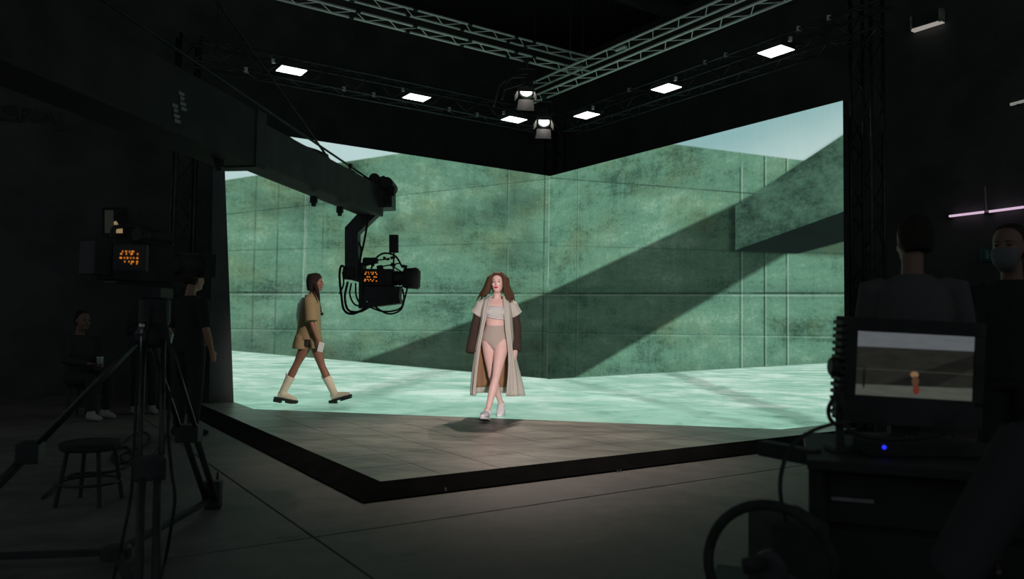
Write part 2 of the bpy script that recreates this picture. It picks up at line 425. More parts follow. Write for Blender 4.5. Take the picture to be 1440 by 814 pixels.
# ------------------------------------------------------------------ stage deck of LED floor tiles
def deck_mat():
    nb = NB('deck_tiles'); a, b = nb.stage(); g_ = nb.vec(a, b, 0.0)
    n1 = nb.noise(nb.vec(a * 0.9 + b * 0.5, b * 0.9 - a * 0.5, 0.0), 0.9, 4, 0.6, 0.6)
    r = (a - b) * 0.7071; d = (a + b) * 0.7071
    st = nb.noise(nb.vec(r * 0.8, d * 2.6, 0.0), 1.5, 6, 0.68, 0.7); fine = nb.noise(g_, 60, 3)
    grey = nb.mix((0.105, 0.098, 0.091), (0.35, 0.322, 0.295), nb.step(n1 * 0.42 + st * 0.62, 0.36, 0.70))
    grey = nb.scale(grey, fine * 0.25 + 0.87)
    on = nb.math('MULTIPLY', nb.math('MULTIPLY', nb.step(a + b, 6.395, 6.375), nb.step(a, 5.40, 5.385)), nb.step(b, 5.52, 5.505))
    c = floor_pic(nb, a, b)
    return nb.bsdf(nb.mix(grey, (0.02, 0.02, 0.02), on * 0.9), 0.42, emit=nb.scale(c, on * 0.94), strength=1.0, spec=0.25, bump=st, bstr=0.06, bdist=0.01)
M_deck = deck_mat()
deck = thing('stage_deck', 'low square stage deck of grey LED floor tiles lit mint green towards the video walls', 'stage', S(2.9, 2.9, 0))
m = MB(); m.prism([S(0.0, 0.0, 0.0), S(5.85, 0.0, 0.0), S(5.85, 5.9, 0.0), S(0.0, 5.9, 0.0)], (0, 0, 0.055)); m.build('deck_base', M_matt, deck)
ac = [0.004, 0.70, 1.215, 1.73, 2.25, 2.765, 3.28, 3.80, 4.32, 4.835, 5.35, 5.85]
bc = [0.004, 0.70, 1.22, 1.74, 2.26, 2.78, 3.30, 3.82, 4.34, 4.86, 5.38, 5.9]
for i in range(11):
    for j in range(11):
        q = 0.0035; m = MB(); x0, x1, y0, y1 = ac[i] + q, ac[i + 1] - q, bc[j] + q, bc[j + 1] - q
        m.prism([S(x0, y0, 0.05), S(x1, y0, 0.05), S(x1, y1, 0.05), S(x0, y1, 0.05)], (0, 0, ST - 0.05 + random.uniform(-0.0012, 0.0)))
        m.build('floor_tile', M_deck, deck)
M_edge = pm('black_edge_trim', (0.014, 0.014, 0.014), 0.95, 0, 0.3, 5, 0.02)
for k, (p, q, p2, q2) in enumerate((((5.85, 0.0), (5.85, 5.9), (6.06, 0.0), (6.06, 6.10)), ((5.85, 5.9), (0.0, 5.9), (6.06, 6.10), (0.0, 6.10)))):
    P = [S(*p, ST), S(*q, ST), S(*q2, 0.012), S(*p2, 0.012), S(*p, 0.0), S(*q, 0.0), S(*q2, 0.0), S(*p2, 0.0)]
    m = MB(); m.add(P, [(0, 1, 2, 3), (4, 7, 6, 5), (0, 4, 5, 1), (1, 5, 6, 2), (2, 6, 7, 3), (3, 7, 4, 0)])
    m.build('edge_ramp', M_edge, deck)
for px in ((627, 687), (869, 662), (873, 661.5), (1094, 625)):
    m = MB(); w = onz(px, 0.045); m.lathe(w + Vector((0, 0, -0.015)), (-0.1, -0.25, 1), ((0, 0.006), (0.02, 0.006), (0.023, 0.003)), 8); m.build('screw_head', M_chrome, deck)
# grey flank board closing the end of the left screen
P = [on_b((293, 567), 0.05), on_b((328, 565.5), 0.05), on_b((313, 172), 0.05), on_b((300, 172), 0.05)]
for p in P[:2]: p.z = ST + 0.002
m = MB(); m.prism(P, SB * 0.03)
tag(m.build('flank_board', pm('grey_board', (0.05, 0.054, 0.058), 0.7, 0, 0.2, 3), None, bevel=0.004), 'narrow dark grey tapering board closing the left end of the video wall', 'board')

# ------------------------------------------------------------------ trusses
BR = {}
def truss(name, label, p, q, size, side, rc, rb, mat, pitch, each, feet=False, group=None, faces=(0, 1, 2, 3)):
    """square box truss: four chords and zigzag bracing on four faces; side = horizontal/sideways axis"""
    p, q = Vector(p), Vector(q); t = thing(name, label, 'truss', p, group)
    ax = (q - p); L = ax.length; ax.normalize(); s = side.normalized(); n = ax.cross(s).normalized()
    cor = [s * (x * size / 2) + n * (y * size / 2) for x, y in ((-1, -1), (1, -1), (1, 1), (-1, 1))]
    for c in cor:
        m = MB(); m.tube(p + c, q + c, rc, 10); m.build('chord', mat, t, smooth=True)
    N = max(2, int(L / pitch)); st = L / N; joint = MB()
    for k in faces:
        c0, c1 = cor[k], cor[(k + 1) % 4]
        for i in range(N):
            u0, u1 = (c0, c1) if i % 2 == 0 else (c1, c0)
            A, B = p + ax * (st * i) + u0, p + ax * (st * (i + 1)) + u1
            if not each: joint.tube(A, B, rb, 6); continue
            key = (name, size, pitch, round(st, 4))
            if key not in BR:
                mm = MB(); mm.tube((0, 0, -(B - A).length / 2), (0, 0, (B - A).length / 2), rb, 6); me = mm.mesh('brace'); me.materials.append(mat)
                for f in me.polygons: f.use_smooth = True
                BR[key] = me
            o = bpy.data.objects.new('brace', BR[key]); COL.objects.link(o)
            o.matrix_world = Matrix.Translation((A + B) / 2) @ (B - A).to_track_quat('Z', 'Y').to_matrix().to_4x4()
            o.parent = t; o.matrix_parent_inverse = t.matrix_basis.inverted()
    if not each: tag(joint.build('bracing', mat, t, smooth=True), kind='stuff')
    if feet:
        m = MB(); m.box((p.x, p.y, p.z - 0.01), (size + 0.25, size + 0.25, 0.02), Matrix.Rotation(math.atan2(s.y, s.x), 3, 'Z')); m.build('base_plate', mat, t)
    return t, ax, L
def hang(t, pts, z0):                            # chains from the roof to the truss
    for p in pts:
        m = MB(); m.tube(Vector((p.x, p.y, z0)), Vector((p.x, p.y, 7.62)), 0.012, 6); m.build('hoist_chain', M_blackmetal, t)
bt, zt = 5.19, 0.22
M_truss = M_alu
t1, *_ = truss('lighting_truss', 'bare aluminium box truss running from upper left to the crossing above the set', S(0.75, 1.95, bt), S(8.2, 1.95, bt), zt, SB, 0.0165, 0.0065, M_truss, 0.225, True, faces=(0, 2))
hang(t1, (S(6.9, 1.95), S(1.1, 1.95)), bt + 0.1)
t2, *_ = truss('lighting_truss', 'bare aluminium box truss running from upper right to the crossing above the set', S(1.17, 0.95, bt - 0.27), S(1.17, 8.2, bt - 0.27), zt, SA, 0.0165, 0.0065, M_truss, 0.225, True, faces=(0, 2))
hang(t2, (S(1.17, 6.3),), bt - 0.2)
m = MB(); m.abox(S(1.17, 2.25, bt - 0.16), S(1.17, 2.25, bt - 0.11), 0.12, 0.12); m.build('clamp_plate', M_blackmetal, t2)
q = onz((873, 68), bt - 0.40); m = MB(); m.abox(q - SB * 0.10, q + SB * 0.10, 0.05, 0.02, SA); m.build('label_plate', pm('pale_plate', (0.5, 0.55, 0.5), 0.5), t2)
for px in (498, 578, 655, 720, 745):
    # black cable ties and clamps that interrupt the left truss
    c = on_b((px, 40), 1.95); c = S((c - S0).dot(SA), 1.95, bt)
    for sx in (-1, 1):
        for sz in (-1, 1):
            m = MB(); m.tube(c + SB * (sx * .11) + UP * (sz * .11) - SA * .03, c + SB * (sx * .11) + UP * (sz * .11) + SA * .03, 0.024, 8); m.build('black_wrap', M_rubber, t1)
tz = 4.645
b1, *_ = truss('panel_truss', 'thin black box truss above the left video wall carrying three light panels', S(0.35, 0.60, tz), S(6.25, 0.60, tz), 0.29, SB, 0.018, 0.008, M_blackmetal, 0.3, False)
b2, *_ = truss('panel_truss', 'thin black box truss above the right video wall carrying three light panels', S(0.17, 0.78, tz), S(0.17, 6.35, tz), 0.29, SA, 0.018, 0.008, M_blackmetal, 0.3, False)
hang(b1, (S(5.9, 0.6), S(0.8, 0.6)), tz + .1); hang(b2, (S(0.17, 6.2), S(.17, 1.1)), tz + .1)
for bt_, pts in ((b1, [S(x, 0.60 + dy, tz + dz) for x in (5.55, 4.2, 3.75, 2.5, 2.0) for dy, dz in ((.145, -.145),)]), (b2, [S(0.17 + .145, y, tz + .145) for y in (5.75, 5.35, 4.25, 3.9, 2.4)])):
    for p in pts:
        m = MB(); m.box(p, (0.05, 0.05, 0.06)); m.build('clamp', M_chrome, bt_)
def tower(label, c, top):
    return truss('truss_tower', label, c + UP * 0.02, c + UP * top, 0.26, SA, 0.022, 0.009, M_blackmetal, 0.4, False, True)
tower('upright black truss tower at the left end of the video wall', S(6.05, -0.45, 0.0), 5.2)
tower('upright black truss tower at the right end of the video wall', Vector((*on_a((1221, 400), -0.42).xy, 0)), 5.6)
tower('upright black truss tower behind the corner where the two screens meet', S(-0.42, -0.42, 0.0), 5.0)

# ------------------------------------------------------------------ LED light panels on the black trusses
M_lamp = glow('panel_diffuser', (0.97, 0.96, 1.0), 5.0)
def panel_light(label, c, u, w):
    t = thing('panel_light', label, 'lamp', c, 'panel lights above the video walls')
    W_, D_ = 0.325, 0.25
    m = MB(); m.prism([c + u * (x * (W_ / 2 + .012)) + w * (y * (D_ / 2 + .012)) for x, y in ((-1, -1), (1, -1), (1, 1), (-1, 1))], (0, 0, 0.06)); m.build('housing', M_black, t, bevel=0.006)
    m = MB(); m.prism([c + UP * -0.006 + u * (x * W_ / 2) + w * (y * D_ / 2) for x, y in ((-1, -1), (1, -1), (1, 1), (-1, 1))], (0, 0, 0.005)); m.build('diffuser', M_lamp, t)
    m = MB()
    for sx in (-1, 1): m.abox(c + u * (sx * (W_ / 2 + .025)) + UP * .03, c + u * (sx * (W_ / 2 + .025)) + UP * .03 - w * .22 + UP * .05, 0.01, 0.03, u)
    m.abox(c - u * (W_ / 2 + .03) - w * .22 + UP * .08, c + u * (W_ / 2 + .03) - w * .22 + UP * .08, 0.03, 0.012); m.build('yoke', M_blackmetal, t)
    m = MB(); m.box(c + w * (D_ / 2 - .03) + u * .26 + UP * .04, (0.04, 0.04, 0.05)); m.build('knob', M_chrome, t)
PZ = 4.44
for a_, lab in ((4.97, 'leftmost light panel of the row above the left screen, over the crane arm'), (3.04, 'middle light panel of the three above the left screen'), (1.18, 'light panel above the left screen nearest the corner, left of the barn-door spotlights')):
    px = {4.97: (410, 99), 3.04: (586, 137), 1.18: (723, 168)}[a_]; panel_light(lab, onz(px, PZ), SA, SB)
for px, lab in (((825, 162), 'light panel above the right screen nearest the corner, right of the barn-door spotlights'), ((937, 124), 'middle light panel of the three above the right screen'), ((1091, 72), 'rightmost light panel of the row above the right screen')):
    panel_light(lab, onz(px, PZ), SB, SA)

# ------------------------------------------------------------------ barn-door spotlights (fresnels) over the corner
M_barn = pm('barn_door_enamel', (0.20, 0.18, 0.17), 0.6, 0.0, 0.2, 12)
M_lens = glow('hot_lens', (1.0, 0.97, 0.93), 7.0)
def fresnel(label, c, aim, r, hangto, power, cone):
    t = thing('barn_door_spotlight', label, 'lamp', c)
    d = (Vector(aim) - c).normalized(); s, n = frame_for(d, Vector((1, 0, 0)))      # s sideways, n up/down
    if n.z < 0: n = -n
    m = MB(); m.lathe(c - d * (r * 3.2), d, ((0, r * .75), (r * .3, r * 1.05), (r * 2.6, r * 1.15), (r * 2.7, r * 1.3), (r * 3.2, r * 1.3), (r * 3.2, r * 1.05), (r * 3.0, r * 1.02)), 24); m.build('housing', M_black, t, bevel=0)
    m = MB(); m.lathe(c - d * (r * .3), d, ((0, r), (r * .12, r * .93), (r * .2, r * .6), (r * .24, r * .1)), 24); m.build('lens', M_lens, t, smooth=True)
    for k, (ax, up) in enumerate(((n, s), (-n, s), (s, n), (-s, n))):
        m = MB(); e = c + d * 0.02 + ax * (r * 1.3); out = (d * 0.93 + ax * 0.36).normalized() * (r * (1.9 if k < 2 else 1.2))
        w0, w1 = r * (1.2 if k < 2 else .8), r * (1.4 if k < 2 else .6); th = ax.cross(up).cross(up)
        m.prism([e - up * w0, e + up * w0, e + out + up * w1, e + out - up * w1], out.cross(up).normalized() * 0.006); m.build('barn_door', M_barn, t)
    m = MB(); top = c - d * (r * 1.8) + UP * (r * 2.6)
    for sx in (-1, 1): m.abox(c - d * (r * 1.8) + s * (sx * r * 1.35), top + s * (sx * r * 1.35), 0.008, 0.03, s)
    m.abox(top - s * (r * 1.4), top + s * (r * 1.4), 0.03, 0.01); m.build('yoke', M_blackmetal, t)
    m = MB(); m.tube(top, Vector((top.x, top.y, hangto)), 0.018, 8); m.box((top.x, top.y, hangto), (0.07, 0.07, 0.09)); m.build('hanging_clamp', M_blackmetal, t)
    spot('spotlight_beam', c + d * (r * .1), aim, power, (1.0, 0.83, 0.72), cone, 0.8, r * .35)
    return t
FA = ony((740, 130), 10.85); FB = ony((765, 172), 11.6)
fresnel('upper barn-door spotlight glowing under the truss crossing', FA, (-0.05, 8.2, 0.1), 0.09, bt - 0.10, 500, 52)
fresnel('lower barn-door spotlight just above the corner of the video wall', FB, (0.25, 8.3, 0.1), 0.088, tz + 0.1, 330, 50)

# ------------------------------------------------------------------ people
def skin(name, col):
    if name in MATS: return MATS[name]
    nb = NB(name); o = nb.objc(); n = nb.noise(o, 14, 4)
    MATS[name] = nb.bsdf(nb.mix(tuple(v * .9 for v in col), tuple(v * 1.08 for v in col), n), 0.5, spec=0.3, bump=nb.noise(o, 160, 2), bstr=0.08, bdist=0.002)
    return MATS[name]
def cloth(name, col, scale=120, var=0.12, rib=0.0):
    if name in MATS: return MATS[name]
    nb = NB(name); o = nb.objc(); n = nb.noise(o, 6, 4); f = nb.noise(o, scale, 2)
    MATS[name] = nb.bsdf(nb.mix(tuple(v * (1 - var) for v in col), tuple(v * (1 + var) for v in col), n * .6 + f * .4), 0.9, spec=0.15, bump=f, bstr=0.25, bdist=0.003)
    return MATS[name]
def V3(*a): return Vector(a)
class Rot:
    """head or body frame: local -y faces forward"""
    def __init__(self, c, yaw=0, pitch=0, roll=0, k=1.0):
        self.c = Vector(c); self.m = Euler((math.radians(pitch), math.radians(roll), math.radians(yaw)), 'XYZ').to_matrix(); self.k = k
    def __call__(self, x, y, z): return self.c + self.m @ (Vector((x, y, z)) * self.k)
    def v(self, x, y, z): return self.m @ Vector((x, y, z))
def head_parts(m, R):
    ring = ((-.116, .020, .018, -.058), (-.104, .038, .040, -.048), (-.080, .052, .060, -.030), (-.045, .063, .078, -.014), (-.01, .069, .088, -.004),
            (.03, .0735, .094, .002), (.065, .070, .088, .006), (.092, .055, .068, .008), (.110, .032, .040, .008), (.117, .010, .012, .008))
    m.sweep([R(0, cy, z) for z, rx, ry, cy in ring], [(rx * R.k, ry * R.k) for z, rx, ry, cy in ring], 18, R.v(1, 0, 0))
    m.sweep([R(0, -.086, .018), R(0, -.098, -.008), R(0, -.110, -.030), R(0, -.092, -.042)], [.007 * R.k, .009 * R.k, .0125 * R.k, .008 * R.k], 8)
    for s in (-1, 1):
        m.ball(R(s * .074, .012, -.010), (.008, .018, .028), 8, 6)
        m.sweep([R(s * .012, -.085, .022), R(s * .035, -.081, .026), R(s * .052, -.062, .022)], .008 * R.k, 6)      # brow ridge
        m.ball(R(s * .040, -.062, -.030), (.022, .022, .020), 8, 6)                                            # cheek
    m.ball(R(0, -.074, -.098), (.020, .016, .014), 8, 6)
def face(R, fig, lipcol, eyecol=(0.03, 0.02, 0.015), browcol=(0.06, 0.035, 0.02)):
    Ml = pm('lips_%d' % int(lipcol[0] * 100), lipcol, 0.4, 0, 0.1); Me = pm('dark_eye', eyecol, 0.2, 0, 0.1); Mb = pm('brow_hair', browcol, 0.8, 0, 0.2)
    m = MB(); m.sweep([R(-.025, -.080, -.064), R(-.010, -.092, -.060), R(0, -.094, -.0625), R(.010, -.092, -.060), R(.025, -.080, -.064)], [(.003, .004), (.006, .007), (.006, .006), (.006, .007), (.003, .004)], 8)
    m.sweep([R(-.022, -.081, -.067), R(0, -.092, -.073), R(.022, -.081, -.067)], [(.003, .003), (.007, .007), (.003, .003)], 8); m.build('lips', Ml, fig, smooth=True)
    for s in (-1, 1):
        m = MB(); m.ball(R(s * .031, -.0815, .004), (.013 * R.k, .007 * R.k, .0065 * R.k), 10, 6); m.build('eye', Me, fig, smooth=True)
        m = MB(); m.sweep([R(s * .014, -.091, .021), R(s * .032, -.088, .027), R(s * .050, -.068, .021)], [.003, .0035, .002], 6); m.build('eyebrow', Mb, fig, smooth=True)
def hand(m, w, d, nrm, thumb, curl=0.35, k=1.0):
    """palm and five fingers; w wrist, d finger direction, nrm back-of-hand normal, thumb side direction"""
    d = d.normalized(); t = (thumb - d * thumb.dot(d)).normalized(); n = (nrm - d * nrm.dot(d) - t * nrm.dot(t)).normalized()
    m.sweep([w - d * .02 * k, w + d * .015 * k, w + d * .05 * k, w + d * .09 * k], [(.026 * k, .019 * k), (.030 * k, .017 * k), (.040 * k, .015 * k), (.040 * k, .012 * k)], 10, t)
    for i, (off, ln) in enumerate(((.030, .070), (.010, .080), (-.011, .074), (-.030, .058))):
        b = w + d * .082 * k + t * off * k; dd = d.copy(); P = [b]
        for j, f in enumerate((.45, .32, .23)):
            dd = (dd - n * curl * (0.5 + 0.5 * j)).normalized(); P.append(P[-1] + dd * ln * f * k)
        m.sweep(P, [.0088 * k, .0082 * k, .0075 * k, .006 * k], 7)
    b = w + d * .03 * k + t * .030 * k; e = (d * .75 + t * .6 - n * .3).normalized()
    m.sweep([b - t * .012 * k, b + e * .032 * k, b + (e + d * .3).normalized() * .065 * k], [.013 * k, .0105 * k, .007 * k], 7)
def foot(m, ankle, heel, toe, up=UP):
    m.sweep([ankle + V3(0, 0, .04), ankle, (ankle + heel) / 2 + (toe - heel) * .1], [.036, .038, .042], 10)
    side = (toe - heel).cross(up)
    m.sweep([heel, heel + (toe - heel) * .3 + up * .012, heel + (toe - heel) * .65, toe], [(.030, .032), (.038, .036), (.045, .024), (.030, .014)], 10, side)

# ---------------- first model: walking towards us in an open coat
O = onz((695, 588), ST)                          # under her body
def L1(x, y, z): return O + Vector((x, y, z))
w1 = thing('person', 'woman walking towards us in an open pale long coat, bandeau top and white sneakers', 'person', O)
M_skin = skin('fair_skin', (0.70, 0.47, 0.42))
m = MB()
R1 = Rot(L1(.020, -.03, 1.615), yaw=-12, pitch=-4)
head_parts(m, R1)
m.sweep([L1(.012, .02, 1.40), L1(.013, .012, 1.47), L1(.016, -.005, 1.54)], [.056, .047, .048], 12)
X1 = Vector((1, 0, 0))
m.sweep([L1(0, 0, .86), L1(0, 0, .92), L1(0, .0, 1.0), L1(.002, 0, 1.09), L1(.004, -.005, 1.17), L1(.006, -.01, 1.26), L1(.008, 0, 1.34), L1(.01, .012, 1.39), L1(.012, .018, 1.425)],
        [(.12, .085), (.158, .105), (.150, .098), (.118, .082), (.124, .088), (.142, .102), (.150, .085), (.115, .062), (.062, .050)], 20, X1)
for s in (-1, 1): m.ball(L1(s * .065, -.085, 1.265), (.055, .045, .050), 12, 8)
# legs: viewer-right leg crosses in front to the left foot
hipR, knR, anR = L1(.082, -.01, .90), L1(.018, -.17, .505), L1(-.075, -.245, .105)
hipL, knL, anL = L1(-.082, .0, .90), L1(-.035, .05, .505), L1(.078, .30, .135)
for h, k, a_ in ((hipR, knR, anR), (hipL, knL, anL)):
    f = (k - h); g_ = (a_ - k)
    m.sweep([h + UP * .03, h + f * .25, h + f * .6, h + f * .9, k, k + g_ * .12, k + g_ * .32, k + g_ * .62, k + g_ * .9, a_],
            [.088, .084, .068, .052, .050, .048, .053, .041, .032, .034], 14, X1)
m.ball(knR + Vector((0, -.03, 0)), (.032, .026, .036), 8, 6)
hlR, toR = L1(-.080, -.215, .035), L1(-.118, -.440, .075)
hlL, toL = L1(.085, .335, .095), L1(.060, .135, .022)
foot(m, anR, hlR + UP * .02, toR); foot(m, anL, hlL, toL + UP * .01)
# arms
shl, ell, wrl = L1(-.172, .01, 1.365), L1(-.245, .05, 1.095), L1(-.275, -.02, .870)
shr, elr, wrr = L1(.192, .01, 1.365), L1(.255, .05, 1.085), L1(.250, -.035, .835)
for s_, e_, w_ in ((shl, ell, wrl), (shr, elr, wrr)):
    m.sweep([s_ * .75 + L1(0, 0, 1.37) * .25, s_, s_ * .5 + e_ * .5, e_, e_ * .6 + w_ * .4, w_], [.045, .050, .040, .035, .034, .024], 12)
hand(m, wrr, V3(-.12, -.15, -1), V3(.85, -.5, 0), V3(-.5, -.8, 0), .30)
hand(m, wrl + V3(0, .01, .06), V3(.05, -.15, -1), V3(-.85, -.5, 0), V3(.5, -.8, 0), .45, .85)
m.build('body', M_skin, w1, vox=.006, relax=5)
face(R1, w1, (0.62, 0.03, 0.06), browcol=(.10, .055, .035))
# hair: parted, blown out to the viewer's left
M_hair = cloth('brown_hair', (0.075, 0.042, 0.024), 200, .35)
m = MB(); rg = ((.135, .02, .022, .012), (.118, .062, .075, .014), (.085, .084, .098, .018), (.04, .089, .098, .026), (-.01, .088, .088, .036), (-.06, .082, .074, .044), (-.11, .074, .060, .05))
m.sweep([R1(0, cy, z) for z, rx, ry, cy in rg], [(rx, ry) for z, rx, ry, cy in rg], 18, R1.v(1, 0, 0))
random.seed(3)
for k in range(9):                               # locks framing the face and falling on the viewer-right shoulder
    x = .060 + .012 * (k % 4); y = -.055 + .022 * (k // 2)
    m.sweep([R1(x * .55, y * .6, .115), R1(x + .022, y, .05), R1(x + .030, y + .008, -.04), R1(x + .040 + .006 * k, y + .02, -.13), R1(x + .055 + .008 * k, y + .02, -.20 - .02 * (k % 3))], [(.012, .02), (.019, .022), (.021, .022), (.018, .018), (.006, .006)], 8)
for k in range(13):                              # wind-blown locks on the viewer-left
    x = -.060 - .010 * (k % 4); y = -.055 + .012 * k; w = k / 12
    m.sweep([R1(x * .55, y * .6, .115), R1(x - .020, y, .055), R1(x - .045 - .03 * w, y + .01, -.03), R1(x - .075 - .055 * w, y + .02, -.10), R1(x - .10 - .11 * w, y + .03, -.155 - .03 * (k % 3))], [(.012, .02), (.024, .026), (.026, .026), (.022, .020), (.005, .005)], 8)
for k in range(8):                               # inner locks closing the gap beside the face
    x = -.062; y = -.05 + .014 * k; w = k / 7
    m.sweep([R1(x * .55, y * .6, .115), R1(x - .018, y, .05), R1(x - .028 - .01 * w, y + .01, -.03), R1(x - .045 - .02 * w, y + .02, -.10), R1(x - .075 - .05 * w, y + .03, -.17)], [(.012, .02), (.022, .024), (.022, .022), (.020, .018), (.005, .005)], 8)
m.build('hair', M_hair, w1, vox=.006, relax=3)
# bandeau, briefs
M_ban = cloth('pale_grey_knit', (0.52, 0.52, 0.50), 150, .08)
m = MB(); m.sweep([L1(.004, -.008, 1.205), L1(.005, -.010, 1.235), L1(.006, -.012, 1.265), L1(.007, -.010, 1.295), L1(.008, -.006, 1.318)], [(.140, .108), (.147, .122), (.150, .130), (.150, .124), (.150, .110)], 28, X1)
for s in (-1, 1): m.ball(L1(s * .065, -.090, 1.265), (.060, .048, .050), 12, 8)
m.build('bandeau_top', M_ban, w1, vox=.007, relax=3)
m = MB(); m.sweep([L1(.004, -.010, 1.21 + .005), L1(.005, -.012, 1.222)], [(.150, .125), (.152, .127)], 28, X1); m.build('top_hem', M_ban, w1, smooth=True)
M_brief = cloth('taupe_knit', (0.40, 0.345, 0.30), 150, .08)
m = MB(); m.sweep([L1(0, -.012, .795), L1(0, -.010, .835), L1(0, -.004, .875), L1(0, 0, .925), L1(0, 0, 1.0), L1(.002, 0, 1.06), L1(.003, -.002, 1.105)], [(.022, .060), (.060, .088), (.125, .104), (.169, .116), (.160, .109), (.138, .097), (.126, .092)], 28, X1)
m.build('high_waist_briefs', M_brief, w1, vox=.007, relax=3)
# shoes
M_shoe = cloth('white_leather', (0.72, 0.72, 0.74), 60, .04); M_sole = pm('shoe_sole', (0.03, 0.028, 0.028), .7); M_solew = pm('white_sole', (0.62, 0.62, 0.62), .6, 0, .05)
for an, hl, to in ((anR, hlR, toR), (anL, hlL, toL)):
    d = (to - hl); sd = d.cross(UP).normalized(); n_ = sd.cross(d).normalized()
    if n_.z < 0: n_ = -n_
    sh = thing('sneaker', None, None, an) if False else None
    m = MB(); m.sweep([hl - d * .08 + n_ * .03, hl + d * .12 + n_ * .035, hl + d * .45 + n_ * .028, hl + d * .8 + n_ * .016, to + d * .10 + n_ * .004], [(.032, .045), (.043, .052), (.049, .042), (.049, .030), (.030, .016)], 14, sd)
    m.sweep([an - UP * .03, an + (an - hl) * .15 + UP * .01], [.050, .046], 14, sd); up_ = m.build('sneaker', M_shoe, w1, vox=.006, relax=3)
    m = MB(); o_ = [(-.12, .024), (-.05, .040), (.2, .045), (.5, .046), (.75, .051), (.95, .046), (1.12, .024)]
    P = [hl + d * t - n_ * .030 + sd * w for t, w in o_] + [hl + d * t - n_ * .030 - sd * w for t, w in reversed(o_)]
    m.prism(P, n_ * .022); m.build('midsole', M_solew, up_)
    m = MB(); m.prism([p - n_ * .010 for p in P], n_ * .010); m.build('outsole', M_sole, up_)
    m = MB()
    for k in range(4): q = hl + d * (.42 + .09 * k) + n_ * (.070 - .007 * k); m.tube(q - sd * .022, q + sd * .022, .004, 6)
    tag(m.build('laces', M_solew, up_), kind='stuff')
# coat: a sheet from the viewer-left front edge round the back to the viewer-right front edge
def coat_row(z, xl, xr, ol, orr, yf, yb, n=44, pleat=0.0):
    ctrl = [L1(xl, yf, z), L1((xl + ol) / 2 - .01, yf + .012, z), L1(ol, (yf + yb) * .35 + .02, z), L1(ol * .72, yb * .85, z), L1((ol + orr) / 2, yb, z), L1(orr * .72, yb * .85, z), L1(orr, (yf + yb) * .35 + .02, z), L1((xr + orr) / 2 + .01, yf + .012, z), L1(xr, yf, z)]
    P = spline(ctrl, 7)[:]
    c = L1((ol + orr) / 2, (yf + yb) / 2, z); R = []
    for i, p in enumerate(P):
        d = (p - c); d.z = 0; d.normalize()
        R.append(p + d * pleat * (math.sin(i * 1.45) + .5 * math.sin(i * 0.71 + 1)))
    return R
rows = [  # z, xl, xr, outer left, outer right, y front, y back, pleat
    (1.458, -.066, .084, -.074, .092, .005, .070, .0), (1.436, -.072, .090, -.120, .138, -.040, .090, .0), (1.405, -.080, .096, -.164, .184, -.068, .108, .0), (1.34, -.092, .103, -.180, .200, -.098, .125, .0),
    (1.26, -.112, .110, -.182, .202, -.122, .125, .001), (1.17, -.124, .118, -.182, .202, -.125, .120, .002), (1.05, -.150, .128, -.195, .210, -.130, .130, .004),
    (.92, -.172, .148, -.215, .218, -.135, .150, .006), (.80, -.190, .165, -.235, .228, -.125, .190, .008), (.65, -.208, .170, -.252, .262, -.105, .250, .011),
    (.50, -.222, .165, -.262, .305, -.085, .310, .015), (.38, -.230, .155, -.264, .335, -.070, .350, .019), (.268, -.232, .148, -.262, .355, -.060, .385, .023)]
def sheet(rowset, off=0.0, thick=0.008):
    G = [coat_row(r[0], r[1], r[2], r[3], r[4], r[5], r[6], pleat=r[7]) for r in rowset]
    n = len(G[0]); V = []; Fs = []
    for row in G:
        c = sum(row, Vector()) / n
        for p in row:
            d = c - p; d.z = 0; d.normalize(); V.append(p + d * off)
    k = len(V)
    for row in G:
        c = sum(row, Vector()) / n
        for p in row:
            d = c - p; d.z = 0; d.normalize(); V.append(p + d * (off + thick))
    r_ = len(G)
    for j in range(r_ - 1):
        for i in range(n - 1):
            a_, b_ = j * n + i, j * n + i + 1; c_, d_ = b_ + n, a_ + n
            Fs += [(a_, b_, c_, d_), (k + d_, k + c_, k + b_, k + a_)]
    for j in range(r_ - 1):
        Fs += [(j * n, (j + 1) * n, k + (j + 1) * n, k + j * n), (j * n + n - 1, k + j * n + n - 1, k + (j + 1) * n + n - 1, (j + 1) * n + n - 1)]
    for i in range(n - 1):
        Fs += [(i, k + i, k + i + 1, i + 1), ((r_ - 1) * n + i, (r_ - 1) * n + i + 1, k + (r_ - 1) * n + i + 1, k + (r_ - 1) * n + i)]
    m = MB(); m.add(V, Fs); return m
def dens(rs):                                    # interpolate the rows so the coat hangs in smooth curves
    out = []
    for i in range(len(rs) - 1):
        for t in (0, .34, .67): out.append(tuple(a_ * (1 - t) + b_ * t for a_, b_ in zip(rs[i], rs[i + 1])))
    return out + [rs[-1]]
M_coat = cloth('oatmeal_wool', (0.46, 0.445, 0.39), 130, .10); M_lining = cloth('brown_lining', (0.27, 0.155, 0.085), 90, .2); M_sleeve = cloth('dark_brown_knit', (0.050, 0.034, 0.028), 140, .25)
coat = sheet(dens(rows)).build('coat', M_coat, w1, smooth=True)
lr = [r for r in dens(rows) if r[0] > .335 and r[0] < 1.2]
sheet([(r[0], r[1] - .012, r[2] + .012, *r[3:]) for r in lr], .009, .004).build('coat_lining', M_lining, coat, smooth=True)
